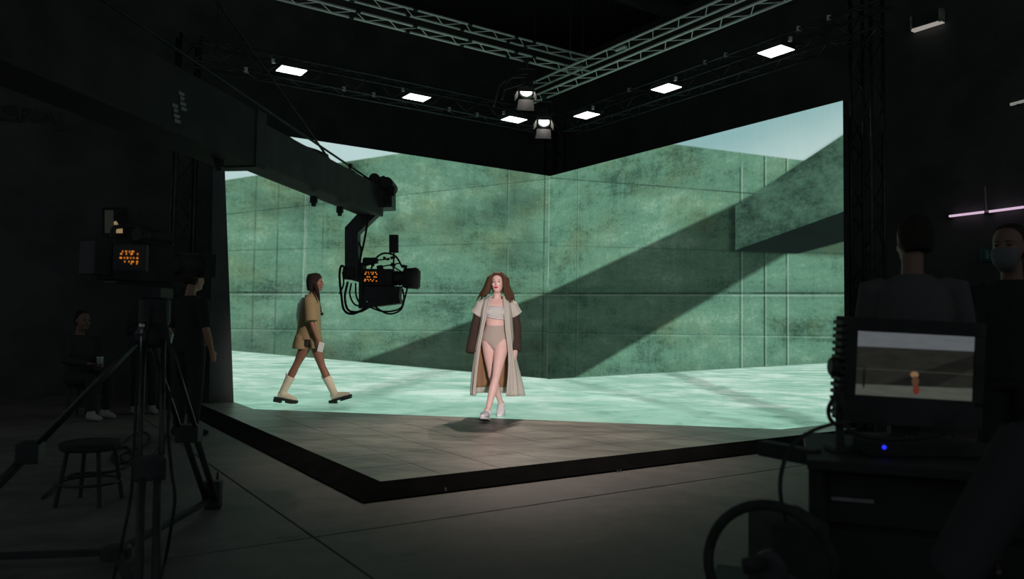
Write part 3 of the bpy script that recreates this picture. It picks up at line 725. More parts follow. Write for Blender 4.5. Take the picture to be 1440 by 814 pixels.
for s, sh, el, wr in ((-1, shl, ell, wrl), (1, shr, elr, wrr)):
    m = MB(); ax = (el - sh); m.sweep([sh + V3(-s * .085, .01, .022), sh + V3(-s * .03, .01, .010), sh + V3(s * .008, 0, -.02), sh + ax * .25 + V3(s * .008, 0, 0), sh + ax * .40 + V3(s * .022, 0, 0), sh + ax * .47 + V3(s * .030, 0, 0)], [(.045, .045), (.058, .058), (.066, .068), (.074, .072), (.078, .075), (.083, .078)], 20); m.build('cap_sleeve', M_coat, coat, vox=.008, relax=2)
    m = MB(); f = (wr - el); m.sweep([sh + ax * .2, sh + ax * .5, el, el + f * .4, el + f * .85, el + f * (1.10 if s > 0 else 1.40)], [.056, .060, .057, .060, .066, .068], 16); m.build('dark_sleeve', M_sleeve, coat, smooth=True)
for xs in (1, 3):                                # light knit band down both front edges
    pts = [L1(r[1] if xs == 1 else r[2], r[5] - .004, r[0]) for r in dens(rows)]
    m = MB(); m.sweep(pts, [(.013, .007)] * len(pts), 8, X1); m.build('front_band', M_coat, coat, smooth=True)

# ---------------- second model: walking to the right in an olive tunic and cream boots
O2 = onz((437, 567), ST)
def L2(x, y, z): return O2 + Vector((x, y, z))
w2 = thing('person', 'woman in olive tunic and cream boots striding right along the left screen', 'person', O2)
M_skin2 = skin('brown_skin', (0.235, 0.105, 0.070))
Y1 = Vector((0, 1, 0))
m = MB(); R2 = Rot(L2(.02, .0, 1.665), yaw=106, pitch=0)
head_parts(m, R2)
m.sweep([L2(-.03, 0, 1.44), L2(-.015, 0, 1.51), L2(.0, 0, 1.58)], [.056, .047, .048], 12)
m.sweep([L2(-.02, 0, .86), L2(-.03, 0, .93), L2(-.025, 0, 1.02), L2(-.02, 0, 1.12), L2(-.025, 0, 1.28), L2(-.03, 0, 1.38), L2(-.035, 0, 1.45)], [(.12, .09), (.155, .115), (.14, .105), (.12, .085), (.145, .10), (.15, .085), (.06, .05)], 18, Y1)
h1, k1, a1 = L2(-.02, -.07, .90), L2(-.185, -.06, .545), L2(-.375, -.05, .150)      # trailing leg, nearer to us
h2, k2, a2 = L2(-.01, .07, .90), L2(.120, .07, .510), L2(.300, .075, .135)          # leading leg
for h, k, a_ in ((h1, k1, a1), (h2, k2, a2)):
    f = k - h; g_ = a_ - k
    m.sweep([h + UP * .03, h + f * .25, h + f * .6, h + f * .9, k, k + g_ * .12, k + g_ * .32, k + g_ * .62, k + g_ * .9, a_], [.092, .086, .070, .054, .051, .050, .055, .043, .034, .036], 14, Y1)
s1, e1, r1 = L2(-.01, -.175, 1.40), L2(.035, -.205, 1.105), L2(.120, -.21, .885)
s2, e2, r2 = L2(-.04, .175, 1.40), L2(-.10, .21, 1.12), L2(-.03, .20, .90)
for s_, e_, w_ in ((s1, e1, r1), (s2, e2, r2)):
    m.sweep([s_ * .7 + L2(-.03, 0, 1.41) * .3, s_, s_ * .5 + e_ * .5, e_, e_ * .6 + w_ * .4, w_], [.046, .052, .042, .036, .035, .025], 12)
hand(m, r1, V3(.22, 0, -1), V3(0, -1, 0), V3(1, -.2, .2), .45); hand(m, r2, V3(.15, 0, -1), V3(0, 1, 0), V3(1, .2, .2), .4)
m.build('body', M_skin2, w2, vox=.006, relax=5)
face(R2, w2, (0.22, 0.06, 0.055))
M_hair2 = cloth('black_hair', (0.018, 0.013, 0.012), 200, .3)
m = MB(); rg = ((.130, .02, .022, .012), (.116, .060, .074, .010), (.085, .082, .100, .012), (.04, .088, .100, .024), (-.01, .086, .088, .040), (-.06, .080, .070, .050), (-.12, .070, .052, .055))
m.sweep([R2(0, cy, z) for z, rx, ry, cy in rg], [(rx, ry) for z, rx, ry, cy in rg], 18, R2.v(1, 0, 0))
m.sweep([R2(.05, .02, .0), R2(.075, -.01, -.08), R2(.10, -.03, -.17), R2(.13, -.055, -.27), R2(.14, -.075, -.36), R2(.14, -.10, -.42)], [.035, .032, .026, .021, .019, .008], 10)
m.sweep([R2(-.05, .02, .0), R2(-.08, -.01, -.08), R2(-.10, -.04, -.18), R2(-.11, -.06, -.27)], [.035, .032, .024, .008], 10)
m.build('hair', M_hair2, w2, vox=.006, relax=3)
m = MB(); m.ball(R2(.14, -.105, -.435), .022); m.build('braid_bead', M_hair2, w2, smooth=True)
M_olive = cloth('olive_tan_cloth', (0.265, 0.195, 0.108), 110, .12)
m = MB()
m.sweep([L2(-.142, 0, .745), L2(-.140, 0, .80), L2(-.125, 0, .90), L2(-.10, 0, .97)], [(.192, .124), (.190, .122), (.180, .110), (.15, .08)], 20, Y1)
m.sweep([L2(.060, 0, .755), L2(.056, 0, .81), L2(.036, 0, .90), L2(.020, 0, .97)], [(.192, .080), (.190, .080), (.178, .088), (.15, .07)], 20, Y1)
m.sweep([L2(-.055, 0, .875), L2(-.055, 0, .93), L2(-.050, 0, 1.02), L2(-.045, 0, 1.16), L2(-.035, 0, 1.30), L2(-.030, 0, 1.40), L2(-.035, 0, 1.455), L2(-.035, 0, 1.49)],
        [(.180, .172), (.178, .168), (.168, .156), (.158, .143), (.155, .130), (.150, .110), (.095, .085), (.062, .060)], 24, Y1)
m.sweep([s1 + V3(-.01, .08, .02), s1 + V3(0, 0, .01), (s1 + e1) / 2, e1 + V3(-.005, 0, .02)], [.075, .080, .082, .086], 16)
m.sweep([s2 + V3(-.01, -.08, .02), s2 + V3(0, 0, .01), (s2 + e2) / 2, e2 + V3(0, 0, .02)], [.075, .080, .080, .084], 16)
tun = m.build('tunic', M_olive, w2, vox=.008, relax=3)
m = MB(); m.sweep([L2(-.04, 0, 1.455), L2(-.045, 0, 1.495)], [(.085, .082), (.078, .074)], 18, Y1); m.build('collar', M_olive, tun, smooth=True)
m = MB(); m.sweep([L2(-.01, 0, .82), L2(-.01, 0, .90), L2(-.01, 0, 1.0)], [(.13, .10), (.14, .10), (.13, .09)], 18, Y1)
m.sweep([h1 + UP * .02, h1 + (k1 - h1) * .32], [.094, .090], 14, Y1); m.sweep([h2 + UP * .02, h2 + (k2 - h2) * .32], [.098, .096], 14, Y1); m.build('dark_shorts', cloth('dark_shorts', (.03, .026, .022)), w2, vox=.009, relax=2)
m = MB(); m.sweep([L2(-.15, .08, 1.45), L2(-.195, .10, 1.36), L2(-.215, .10, 1.20), L2(-.205, .11, 1.00)], [(.04, .03), (.06, .05), (.06, .05), (.05, .03)], 14, Y1)
m.build('white_back_panel', cloth('white_cotton', (.80, .84, .85), 100, .05), w2, vox=.008, relax=3)
M_cream = cloth('cream_leather', (0.66, 0.54, 0.42), 50, .05); M_lug = pm('black_lug_sole', (.014, .014, .014), .7)
for an, k_, tilt, top in ((a1, k1, -9, .42), (a2, k2, 17, .40)):
    c_, s_ = math.cos(math.radians(tilt)), math.sin(math.radians(tilt)); d = V3(c_, 0, s_); n_ = V3(-s_, 0, c_); sd = Y1
    hl = an + d * -.055 - n_ * .10; ax = (k_ - an).normalized()
    m = MB(); m.sweep([an - n_ * .03, an + ax * .02, an + ax * .12, an + ax * .20, an + ax * .245], [(.050, .052), (.048, .050), (.053, .055), (.060, .062), (.062, .064)], 16, sd)
    m.sweep([hl + d * .0 + n_ * .055, hl + d * .07 + n_ * .062, hl + d * .15 + n_ * .050, hl + d * .22 + n_ * .040, hl + d * .262 + n_ * .034], [(.036, .045), (.044, .050), (.047, .042), (.046, .030), (.028, .016)], 14, sd); bt2 = m.build('boot', M_cream, w2, vox=.006, relax=3)
    m = MB(); o_ = [(-.045, .026), (-.02, .040), (.06, .044), (.13, .045), (.20, .050), (.25, .042), (.285, .018)]
    P = [hl + d * t - n_ * .008 + sd * w for t, w in o_] + [hl + d * t - n_ * .008 - sd * w for t, w in reversed(o_)]
    m.prism(P, n_ * .030); m.build('lug_sole', M_lug, bt2)
    m = MB(); m.prism([hl + d * t - n_ * .045 + sd * w for t, w in ((-.045, .03), (.06, .04), (.06, -.04), (-.045, -.03))], n_ * .038); m.build('heel_block', M_lug, bt2)
    m = MB(); m.prism([hl + d * t - n_ * .030 + sd * w for t, w in ((.12, .044), (.20, .048), (.27, .034), (.27, -.034), (.20, -.048), (.12, -.044))], n_ * .024); m.build('toe_block', M_lug, bt2)
    m = MB(); q = an + ax * .235 - d * .062; m.sweep([q, q - d * .012 + n_ * .03, q - d * .004 + n_ * .05, q + d * .008 + n_ * .01], .005, 6); m.build('pull_tab', M_cream, bt2)
m = MB(); q = r1 + V3(.055, -.018, -.105); m.box(q, (.075, .012, .13), Matrix.Rotation(math.radians(12), 3, 'Y'))
tag(m.build('phone', M_white, None, bevel=.004), 'small white card or phone in the right hand of the woman in the olive tunic', 'phone')

# ------------------------------------------------------------------ camera crane
def Pd(px, py, d): return ony((px, py), d)
M_boom = pm('crane_grey_green', (0.085, 0.098, 0.090), 0.65, 0.1, 0.25, 5, 0.3)
M_head = pm('crane_head_grey', (0.075, 0.085, 0.085), 0.5, 0.3, 0.2, 8, 0.3)
A = Pd(524, 279, 7.0); B = Pd(340, 206, 4.7); dirB = (B - A) / (A.y - B.y); zb = (A.z + B.z) / 2
def boom(y, dz=0.0): p = A + dirB * (A.y - y); return Vector((p.x, y, zb + dz))
mast = boom(1.6)
crane = thing('camera_crane', 'long dark camera crane arm reaching in from upper left, bent bracket at its tip', 'crane', Vector((mast.x, mast.y, 0)))
hz = Vector((1, 0, 0)); bd = (boom(7) - boom(4)).normalized(); bs = bd.cross(UP)
m = MB(); m.abox(boom(4.6), boom(7.02), 0.20, 0.27, bs); m.build('boom', M_boom, crane, bevel=.006)
m = MB(); m.abox(boom(1.2), boom(4.72), 0.27, 0.345, bs); m.build('boom_sleeve', pm('crane_sleeve_grey', (0.05, 0.055, 0.052), 0.65, 0.1, 0.25, 5, 0.3), crane, bevel=.008)
m = MB(); m.abox(boom(4.62), boom(4.74), 0.285, 0.36, bs); m.build('sleeve_collar', M_black, crane, bevel=.006)
m = MB(); m.abox(Vector((mast.x, mast.y, .05)), Vector((mast.x, mast.y, 4.1)), 0.22, 0.22); m.build('mast', M_black, crane)
m = MB(); m.box((mast.x, mast.y, .04), (1.3, 1.3, .08)); m.build('dolly_base', M_black, crane, bevel=.01)
for y in (4.45, 5.75, 6.25):
    p = boom(y, -.165) - bs * 0.0; m = MB(); m.tube(p, p - UP * .05, .03, 10); m.tube(p - UP * .045, p - UP * .075, .018, 8); m.build('bolt_knob', M_black, crane)
random.seed(11)
m = MB(); m.sweep(spline([boom(y, .145 + random.uniform(0, .03)) + bs * random.uniform(-.05, .05) for y in (4.6, 4.9, 5.2, 5.5, 5.8, 6.1, 6.4, 6.7, 6.95)], 4), .028, 8); m.build('cable_loom', M_rubber, crane, smooth=True)
m = MB(); m.sweep(spline([boom(y, .135) - bs * .06 for y in (4.7, 5.3, 5.9, 6.5, 6.98)], 3), .016, 8); m.build('cable_loom', M_rubber, crane, smooth=True)
tip = boom(6.98, .19); m = MB(); m.tube(tip, boom(1.6, .19 + (.33 - .19) / 2.98 * 5.4), .009, 8); m.build('stay_cable', M_blackmetal, crane)
m = MB(); m.tube(boom(6.15, .13), Vector((mast.x, mast.y, 4.05)), .009, 8); m.build('stay_cable', M_blackmetal, crane)
for p in (boom(6.45, .22), boom(5.95, .19)):
    m = MB(); m.box(p, (.03, .05, .03)); m.tube(p, p - UP * .05, .008, 6); m.build('cable_clamp', M_black, crane)
# pale sticker lettering on the sleeve: two short worn words, as the photograph shows them
M_stick = pm('pale_sticker', (0.42, 0.50, 0.45), .7, 0, .1)
for px, py, w in ((257, 143, .10), (248, 160, .085)):
    q = Pd(px, py, 4.0); t = (q.y - 4.0); q2 = boom(4.0 - .0, 0) ; m = MB()
    c = boom(4.0 + (px - 231) / 231 * 1.0, 0); r = ray((px, py)); pl = c + bs * .137
    tt = (pl - EYE).dot(bs) / r.dot(bs); c = EYE + r * tt
    for k, (o, h) in enumerate(((-.036, .05), (-.012, .05), (.014, .035), (.036, .05))):
        m.prism([c + bs * .001 + UP * (o - .009) - bd * h / 2 + bd * o * -.35, c + bs * .001 + UP * (o + .009) - bd * h / 2 + bd * o * -.35, c + bs * .001 + UP * (o + .009) + bd * h / 2 + bd * o * -.35, c + bs * .001 + UP * (o - .006) + bd * h * .35 + bd * o * -.35], bs * .001)
    tag(m.build('sticker_lettering', M_stick, crane), kind='stuff')
# tip: end plate, motor, bracket
D7 = 7.0
def poly7(pts, y0, th, name, mat, parent, bevel=.004):
    m = MB(); m.prism([Pd(x, y, D7) + V3(0, y0, 0) for x, y in pts], (0, th, 0)); return m.build(name, mat, parent, bevel=bevel)
poly7([(519, 258), (543, 250), (554, 262), (554, 294), (520, 295), (514, 288)], -.12, .24, 'end_block', M_head, crane)
m = MB(); m.lathe(Pd(530, 258, 7) + V3(0, -.15, .02), (0, 1, 0), ((0, .03), (.01, .05), (.28, .05), (.29, .03)), 18); m.build('pulley', M_black, crane)
m = MB(); m.lathe(Pd(547, 262, 7) + V3(0, -.16, 0), (0, 1, 0), ((0, .04), (.01, .06), (.31, .06), (.32, .04)), 18); m.build('motor', M_black, crane)
m = MB(); m.lathe(Pd(553, 272, 7) + V3(-.02, -.13, 0), (1, 0, 0), ((0, .045), (.05, .045), (.06, .03)), 14); m.build('motor_cap', M_black, crane)
m = MB(); m.box(Pd(548, 281, 7) + V3(0, -.13, 0), (.06, .03, .09)); m.build('junction_box', M_matt, crane, bevel=.004)
poly7([(514, 292), (538, 297), (505, 329), (487, 321)], -.07, .14, 'bracket_arm', M_head, crane)
poly7([(487, 321), (505, 328.5), (506, 397), (487, 392)], -.07, .14, 'bracket_drop', M_head, crane)
m = MB(); m.lathe(Pd(495, 384, 7) + V3(0, 0, -.06), UP, ((0, .07), (.01, .085), (.10, .085), (.11, .07)), 20); m.build('pan_motor', M_black, crane)
m = MB(); m.sweep(spline([Pd(x, y, 6.88) for x, y in ((528, 262), (521, 290), (517, 312), (512, 340), (507, 362), (505, 388))], 4), .010, 8); m.build('bracket_cable', M_rubber, crane, smooth=True)
# remote head and film camera hanging on it
head = thing('film_camera', 'boxy film camera with antenna and loops of cable hanging from the crane bracket', 'camera', Pd(540, 400, 7))
poly7([(507, 370), (513, 370), (513, 433), (507, 433)], -.09, .18, 'cradle_plate', M_black, head)
poly7([(507, 426), (564, 420), (565, 427), (507, 434)], -.10, .20, 'cradle_tray', M_black, head)
poly7([(514, 379), (553, 379), (553, 402), (514, 402)], -.10, .22, 'camera_body', M_matt, head)
poly7([(515, 403), (564, 403), (562, 425), (517, 424)], -.08, .18, 'battery_box', M_black, head)
m = MB(); c = Pd(553, 391, 7)
m.lathe(c, (1, -.06, -.02), ((0, .060), (.03, .068), (.05, .062), (.09, .065), (.10, .075), (.135, .075)), 20); m.build('lens', M_black, head)
for k in range(3):
    m = MB(); m.lathe(c + V3(.025 + .03 * k, 0, 0), (1, -.06, -.02), ((0, .066), (.002, .071), (.014, .071), (.016, .066)), 20); m.build('lens_ring', M_blackmetal, head)
poly7([(569, 378.5), (587, 377), (590, 381), (589.5, 402), (587, 406), (569, 405)], -.09, .18, 'matte_box', M_matt, head)
m = MB(); m.lathe(Pd(513, 369, 7) + V3(0, -.05, 0), (1, -.15, .12), ((0, .034), (.01, .042), (.05, .036), (.11, .030), (.13, .03)), 16); m.build('viewfinder', M_black, head)
m = MB(); m.sweep(spline([Pd(x, y, 7) for x, y in ((522, 378), (528, 364), (540, 356), (556, 360), (566, 376))], 4), .009, 8); m.build('top_handle', M_black, head, smooth=True)
poly7([(548, 330.5), (560.5, 330.5), (560.5, 355.5), (548, 355.5)], -.04, .05, 'antenna_box', M_black, head)
m = MB(); m.tube(Pd(554, 355, 7), Pd(553, 380, 7), .008, 8); m.build('antenna_post', M_black, head)
random.seed(5)
for k in range(9):
    x, y = random.uniform(524, 570), random.uniform(360, 377); m = MB()
    m.box(Pd(x, y, 7 + random.uniform(-.08, .08)), (random.uniform(.02, .045), .03, random.uniform(.02, .04)), Matrix.Rotation(random.uniform(-.5, .5), 3, 'Y'))
    m.build('rig_clamp', M_blackmetal if k % 2 else M_black, head, bevel=.003)
for a_, b_ in (((530, 376), (562, 370)), ((526, 366), (548, 364)), ((548, 372), (571, 386)), ((560, 404), (578, 401))):
    m = MB(); m.tube(Pd(*a_, 6.9), Pd(*b_, 6.9), .006, 8); m.build('rod', M_blackmetal, head)
M_orange = glow('orange_readout', (1.0, 0.30, 0.03), 0.75)
def readout(c, sx, su, w, parent, seed):
    random.seed(seed); m = MB()
    for j, (row, n) in enumerate(((.9, 5), (.72, 4), (.42, 6), (.15, 5), (0.0, 4))):
        for k in range(n):
            if random.random() < .15: continue
            x = (-.45 + .9 * k / (n - 1)) * (1 if j != 0 else .8) * w + random.uniform(-.02, .02) * w
            l = random.choice((.05, .09, .13)) * w; h = .045 * w
            q = c + sx * x + su * ((row - .45) * w * .75)
            m.prism([q - sx * l / 2 - su * h, q + sx * l / 2 - su * h, q + sx * l / 2 + su * h, q - sx * l / 2 + su * h], sx.cross(su).normalized() * .001)
    tag(m.build('orange_readout', M_orange, parent), kind='stuff')
poly7([(514.5, 383), (534, 383), (534, 398), (514.5, 398)], -.108, .008, 'status_panel', M_rubber, head, 0)
readout(Pd(524.5, 390, 7) + V3(0, -.110, 0), V3(1, 0, 0), UP, .115, head, 4)
loops = (((487, 378), (480, 374), (477.5, 388), (480, 415), (484, 436), (497, 441), (518, 431)), ((489, 396), (485, 418), (490, 436), (506, 438), (522, 430)), ((494, 398), (492, 414), (499, 428), (514, 431)),
         ((500, 398), (501, 416), (508, 428), (520, 430)), ((518, 431), (540, 438), (562, 434), (568, 421), (566, 406)), ((524, 429), (545, 441), (563, 436), (569, 420), (573, 404)), ((482, 382), (483, 400), (477, 413)), ((498, 330), (508, 350), (505, 375), (513, 388)))
for k, lp in enumerate(loops):
    m = MB(); m.sweep(spline([Pd(x, y, 6.92 + .02 * (k % 4)) for x, y in lp], 6), .011 if k < 2 else .008, 8); m.build('cable_loop', M_rubber, head, smooth=True)

# ------------------------------------------------------------------ crew
def crew(label, base, yaw, sit=False, h=1.75, shirt=None, trousers=None, sk=None, shoe=None, hair=None, arms=None, lean=0.0, mask=None, cap=False, headyaw=0, headpitch=0, extras=True):
    """standing or seated person; local -y is the way they face, x to their left hand side mirrored by yaw"""
    t = thing('person', label, 'person', base); k = h / 1.75
    R = Rot(base, yaw=yaw, k=k); dz = -.42 if sit else 0.0; side = R.v(1, 0, 0); ln = lambda z: -lean * max(0, z - .95)
    Q = lambda x, y, z: R(x, y + ln(z), z + dz)
    m = MB(); RH = Rot(Q(0, -.04, 1.635), yaw=yaw + headyaw, pitch=headpitch, k=k); head_parts(m, RH)
    m.sweep([Q(0, .02, 1.40), Q(0, .01, 1.48), Q(0, -.01, 1.56)], [.060 * k, .053 * k, .054 * k], 12)
    tor = [(.92, .165, .11), (1.0, .16, .105), (1.12, .145, .10), (1.26, .17, .11), (1.37, .175, .10), (1.42, .12, .07), (1.45, .065, .055)]
    m.sweep([Q(0, 0, z) for z, a, b in tor], [(a * k, b * k) for z, a, b in tor], 18, side)
    if sit: legs = [(R(s * .10, 0, .92 + dz), R(s * .12, -.44, .50), R(s * .13, -.42 + .06 * s, .09)) for s in (-1, 1)]
    else: legs = [(R(s * .09, 0, .92), R(s * .105, -.02, .50), R(s * .115, .02, .09)) for s in (-1, 1)]
    for h_, k_, a_ in legs:
        f = k_ - h_; g_ = a_ - k_
        m.sweep([h_, h_ + f * .3, h_ + f * .7, k_, k_ + g_ * .3, k_ + g_ * .7, a_], [.09 * k, .086 * k, .066 * k, .054 * k, .056 * k, .040 * k, .037 * k], 12)
    arms = arms or {}
    AR = []
    for s in (-1, 1):
        e, w = arms.get(s, ((.25, .03, 1.12), (.26, -.06, .87)))
        if len(arms.get(s, ())) == 0: e, w = (s * .25, .03, 1.12), (s * .26, -.06, .87)
        sh, el, wr = Q(s * .19, 0, 1.385), Q(*e), Q(*w)
        m.sweep([sh * .7 + Q(0, 0, 1.39) * .3, sh, (sh + el) / 2, el, el * .6 + wr * .4, wr], [.05 * k, .056 * k, .046 * k, .039 * k, .038 * k, .027 * k], 12)
        fd = (wr - el).normalized(); inn = R.v(-s, 0, 0)
        hand(m, wr, fd, -inn if abs(fd.dot(inn)) < .8 else R.v(0, -1, 0), R.v(0, -1, 0) if abs(fd.dot(R.v(0, -1, 0))) < .85 else UP, .4, k); AR.append((sh, el, wr))
    m.build('body', sk, t, vox=.010, relax=4)
    # clothes
    m = MB(); tr = [(.90, .185, .13), (1.0, .182, .128), (1.12, .170, .122), (1.26, .190, .13), (1.37, .190, .118), (1.42, .135, .085), (1.455, .085, .07)]
    m.sweep([Q(0, 0, z) for z, a, b in tr], [(a * k, b * k) for z, a, b in tr], 18, side)
    for sh, el, wr in AR:
        end = wr if extras else el * .55 + (sh + el) / 2 * .45
        pts = [sh * .7 + Q(0, 0, 1.39) * .3, sh, (sh + el) / 2, el] + ([el * .5 + wr * .5, wr * .92 + el * .08] if extras else [])
        m.sweep(pts, [.062 * k, .070 * k, .062 * k, .056 * k] + ([.052 * k, .044 * k] if extras else []), 12)
    m.build('shirt', shirt, t, vox=.011, relax=3)
    m = MB(); m.sweep([Q(0, 0, .86), Q(0, 0, .93), Q(0, 0, 1.0)], [(.17 * k, .12 * k), (.182 * k, .127 * k), (.17 * k, .12 * k)], 18, side)
    for h_, k_, a_ in legs:
        f = k_ - h_; g_ = a_ - k_; m.sweep([h_, h_ + f * .3, h_ + f * .7, k_, k_ + g_ * .4, a_ - g_ * .05], [.105 * k, .10 * k, .082 * k, .070 * k, .066 * k, .058 * k], 12)
    m.build('trousers', trousers, t, vox=.012, relax=3)
    for h_, k_, a_ in legs:
        m = MB(); fw = R.v(0, -1, 0); b = Vector((a_.x, a_.y, base.z))
        m.sweep([b - fw * .065 + UP * .045, b + fw * .0 + UP * .05, b + fw * .10 + UP * .04, b + fw * .185 + UP * .028], [(.032, .042), (.042, .048), (.046, .038), (.030, .022)], 12, side)
        m.sweep([b + UP * .03, a_ + UP * .03], [.048, .046], 12); m.build('shoe', shoe, t, vox=.009, relax=2)
    if cap:
        m = MB(); m.sweep([RH(0, .01, .035), RH(0, .012, .08), RH(0, .014, .115), RH(0, .014, .135)], [(.084 * k, .10 * k), (.08 * k, .096 * k), (.06 * k, .07 * k), (.02, .02)], 16, RH.v(1, 0, 0))
        m.prism([RH(-.06, -.08, .035), RH(-.05, -.165, .02), RH(.05, -.165, .02), RH(.06, -.08, .035)], RH.v(0, 0, .008)); m.build('cap', shirt, t, smooth=False)
    m = MB(); rg = ((.130, .02, .024, .014), (.116, .058, .072, .018), (.085, .079, .092, .024), (.04, .083, .090, .036), (-.01, .080, .074, .052), (-.06, .066, .050, .068))
    m.sweep([RH(0, cy, z) for z, rx, ry, cy in rg], [(rx * k, ry * k) for z, rx, ry, cy in rg], 16, RH.v(1, 0, 0)); m.build('hair', hair, t, vox=.010, relax=2)
    face(RH, t, (.30, .10, .09))
    if mask:
        m = MB(); m.sweep([RH(0, -.030, -.118), RH(0, -.052, -.085), RH(0, -.050, -.05), RH(0, -.046, -.022)], [(.040 * k, .044 * k), (.060 * k, .062 * k), (.068 * k, .072 * k), (.066 * k, .066 * k)], 16, RH.v(1, 0, 0)); m.build('face_mask', mask, t, smooth=True)
    return t, R, RH, AR
C_blk = cloth('black_cotton', (.040, .041, .042), 120, .2); C_dk = cloth('charcoal_cotton', (.052, .054, .056), 120, .2); C_grey = cloth('grey_sweater', (.10, .105, .105), 120, .2)
SK_a = skin('tanned_skin', (.42, .25, .18)); SK_b = skin('light_skin', (.24, .15, .115)); H_dk = cloth('dark_hair', (.035, .028, .024), 200, .3)
SH_w = cloth('white_sneaker', (.42, .42, .42), 60, .1); SH_b = cloth('black_shoe', (.04, .04, .04), 60, .1)
bp = ony((266, 500), 8.0); crew('crew man in black short-sleeved shirt standing at the left end of the video wall', Vector((bp.x, 8.0, 0)), 150, h=1.76, shirt=C_blk, trousers=C_blk, sk=SK_a, shoe=SH_b, hair=H_dk,
     arms={-1: ((-.27, .02, 1.12), (-.28, -.05, .90)), 1: ((.26, .02, 1.12), (.20, -.22, 1.0))}, extras=False)
bp = ony((205, 500), 9.8); crew('crew member in dark clothes and white sneakers standing behind the tripod', Vector((bp.x, 9.8, 0)), 40, h=1.60, shirt=C_blk, trousers=C_blk, sk=SK_b, shoe=SH_w, hair=H_dk,
     arms={-1: ((-.24, -.05, 1.14), (-.08, -.26, 1.22)), 1: ((.24, -.05, 1.14), (.06, -.28, 1.20))})
bp = ony((112, 500), 9.4); seat_c = Vector((bp.x, 9.4, 0)); crew('crew member in dark clothes seated on a stool at far left, white sneakers forward', seat_c, 62, sit=True, h=1.70, shirt=C_dk, trousers=C_blk, sk=SK_b, shoe=SH_w, hair=H_dk,
     arms={-1: ((-.22, -.05, 1.14), (-.06, -.30, 1.10)), 1: ((.22, -.05, 1.14), (.10, -.30, 1.10))})
def stool(label, c, hgt, r):
    t = thing('stool', label, 'stool', c)
    m = MB(); m.lathe(c + UP * (hgt - .05), UP, ((0, r * .95), (.015, r), (.04, r), (.05, r * .92)), 20); m.build('seat', M_rubber, t)
    for k in range(4):
        a_ = math.pi / 4 + k * math.pi / 2; o_ = V3(math.cos(a_), math.sin(a_), 0); m = MB(); m.tube(c + o_ * (r * .75) + UP * (hgt - .05), c + o_ * (r * 1.05), .014, 8); m.build('leg', M_black, t)
    m = MB(); m.sweep([c + V3(math.cos(2 * math.pi * k / 20), math.sin(2 * math.pi * k / 20), 0) * (r * .96) + UP * (hgt * .35) for k in range(21)], .009, 6); m.build('foot_ring', M_black, t, smooth=True)
    return t
stool('black stool under the seated crew member at far left', seat_c + V3(.03, .03, 0), .40, .17)
cu = seat_c + Rot(Vector(), yaw=62).v(.02, -.37, .635)
t = thing('cup', 'pale paper cup in the hands of the crew member seated at far left', 'cup', cu)
m = MB(); m.lathe(cu, UP, ((0, .028), (.10, .038)), 16); m.build('cup_body', pm('paper_cup', (.34, .42, .44), .6), t, smooth=False)
m = MB(); m.lathe(cu + UP * .10, UP, ((0, .040), (.008, .040), (.012, .034)), 16); m.build('lid', M_white, t)

# ------------------------------------------------------------------ tripod and broadcast camera at left
ap = Vector((-1.84, 3.92, 1.12)); tri = thing('tripod', 'heavy black camera tripod with ground spreader standing at left in front of the set', 'tripod', Vector((ap.x, ap.y, 0)))
m = MB(); m.lathe(ap - UP * .06, UP, ((0, .05), (.02, .085), (.07, .095), (.10, .075)), 24); m.build('bowl', M_blackmetal, tri)
m = MB(); m.lathe(ap + UP * .04, UP, ((0, .06), (.03, .075), (.14, .075), (.16, .06)), 20); m.box(ap + UP * .22, (.12, .14, .05)); m.build('fluid_head', M_black, tri)
ft = [Vector((-1.90, 4.94, 0)), Vector((-1.385, 2.97, 0)), Vector((-2.78, 3.62, 0))]
for f in ft:
    out = (f - ap); out.z = 0; out.normalize(); sd = out.cross(UP); t0 = ap + out * .08 - UP * .03; leg = None
    kn = t0.lerp(f, .50); m = MB(); m.box(kn, (.13, .10, .10), Matrix.Rotation(math.atan2(sd.y, sd.x), 3, 'Z')); leg = m.build('leg', M_black, tri, bevel=.008)
    for s in (-1, 1):
        m = MB(); m.tube(t0 + sd * (s * .045), kn + sd * (s * .045), .013, 10); m.build('upper_tube', M_blackmetal, leg, smooth=True)
        m = MB(); m.tube(kn + sd * (s * .032), f.lerp(kn, .06) + sd * (s * .032) + UP * .02, .019, 10); m.build('lower_tube', M_black, leg, smooth=True)
    m = MB(); m.box(f + UP * .10 - out * .02, (.11, .07, .16), Matrix.Rotation(math.atan2(sd.y, sd.x), 3, 'Z')); m.build('foot_clamp', M_black, leg, bevel=.006)
    m = MB(); m.lathe(f, UP, ((0, .05), (.02, .055), (.05, .03)), 14); m.build('rubber_foot', M_rubber, leg)
    m = MB(); m.sweep([f + UP * .16 + out * .05, f + UP * .21 + out * .075, f + UP * .13 + out * .085, f + UP * .08 + out * .05], .007, 6); m.build('clamp_lever', M_black, leg)
ce = Vector((sum(f.x for f in ft) / 3 + .12, sum(f.y for f in ft) / 3 - .1, .075))
m = MB(); m.lathe(ce - UP * .03, UP, ((0, .07), (.05, .07), (.06, .05)), 16); m.build('spreader_hub', M_black, tri)
for f in ft: m = MB(); m.abox(ce, f.lerp(ce, .05) + UP * .06, .035, .028); m.build('spreader_arm', M_black, tri)
m = MB(); m.tube(ap + V3(-.02, -.08, .03), ap + V3(.0, -.10, -.42), .010, 8); m.build('pan_bar', M_chrome, tri, smooth=True)
m = MB(); m.ball(ap + V3(-.02, -.08, .05), .02); m.build('lock_knob', M_chrome, tri, smooth=True)
cb = ap + UP * .255 + V3(-.05, 0, 0); vc = thing('video_camera', 'black broadcast camera on the tripod at left with a small orange readout', 'camera', cb)
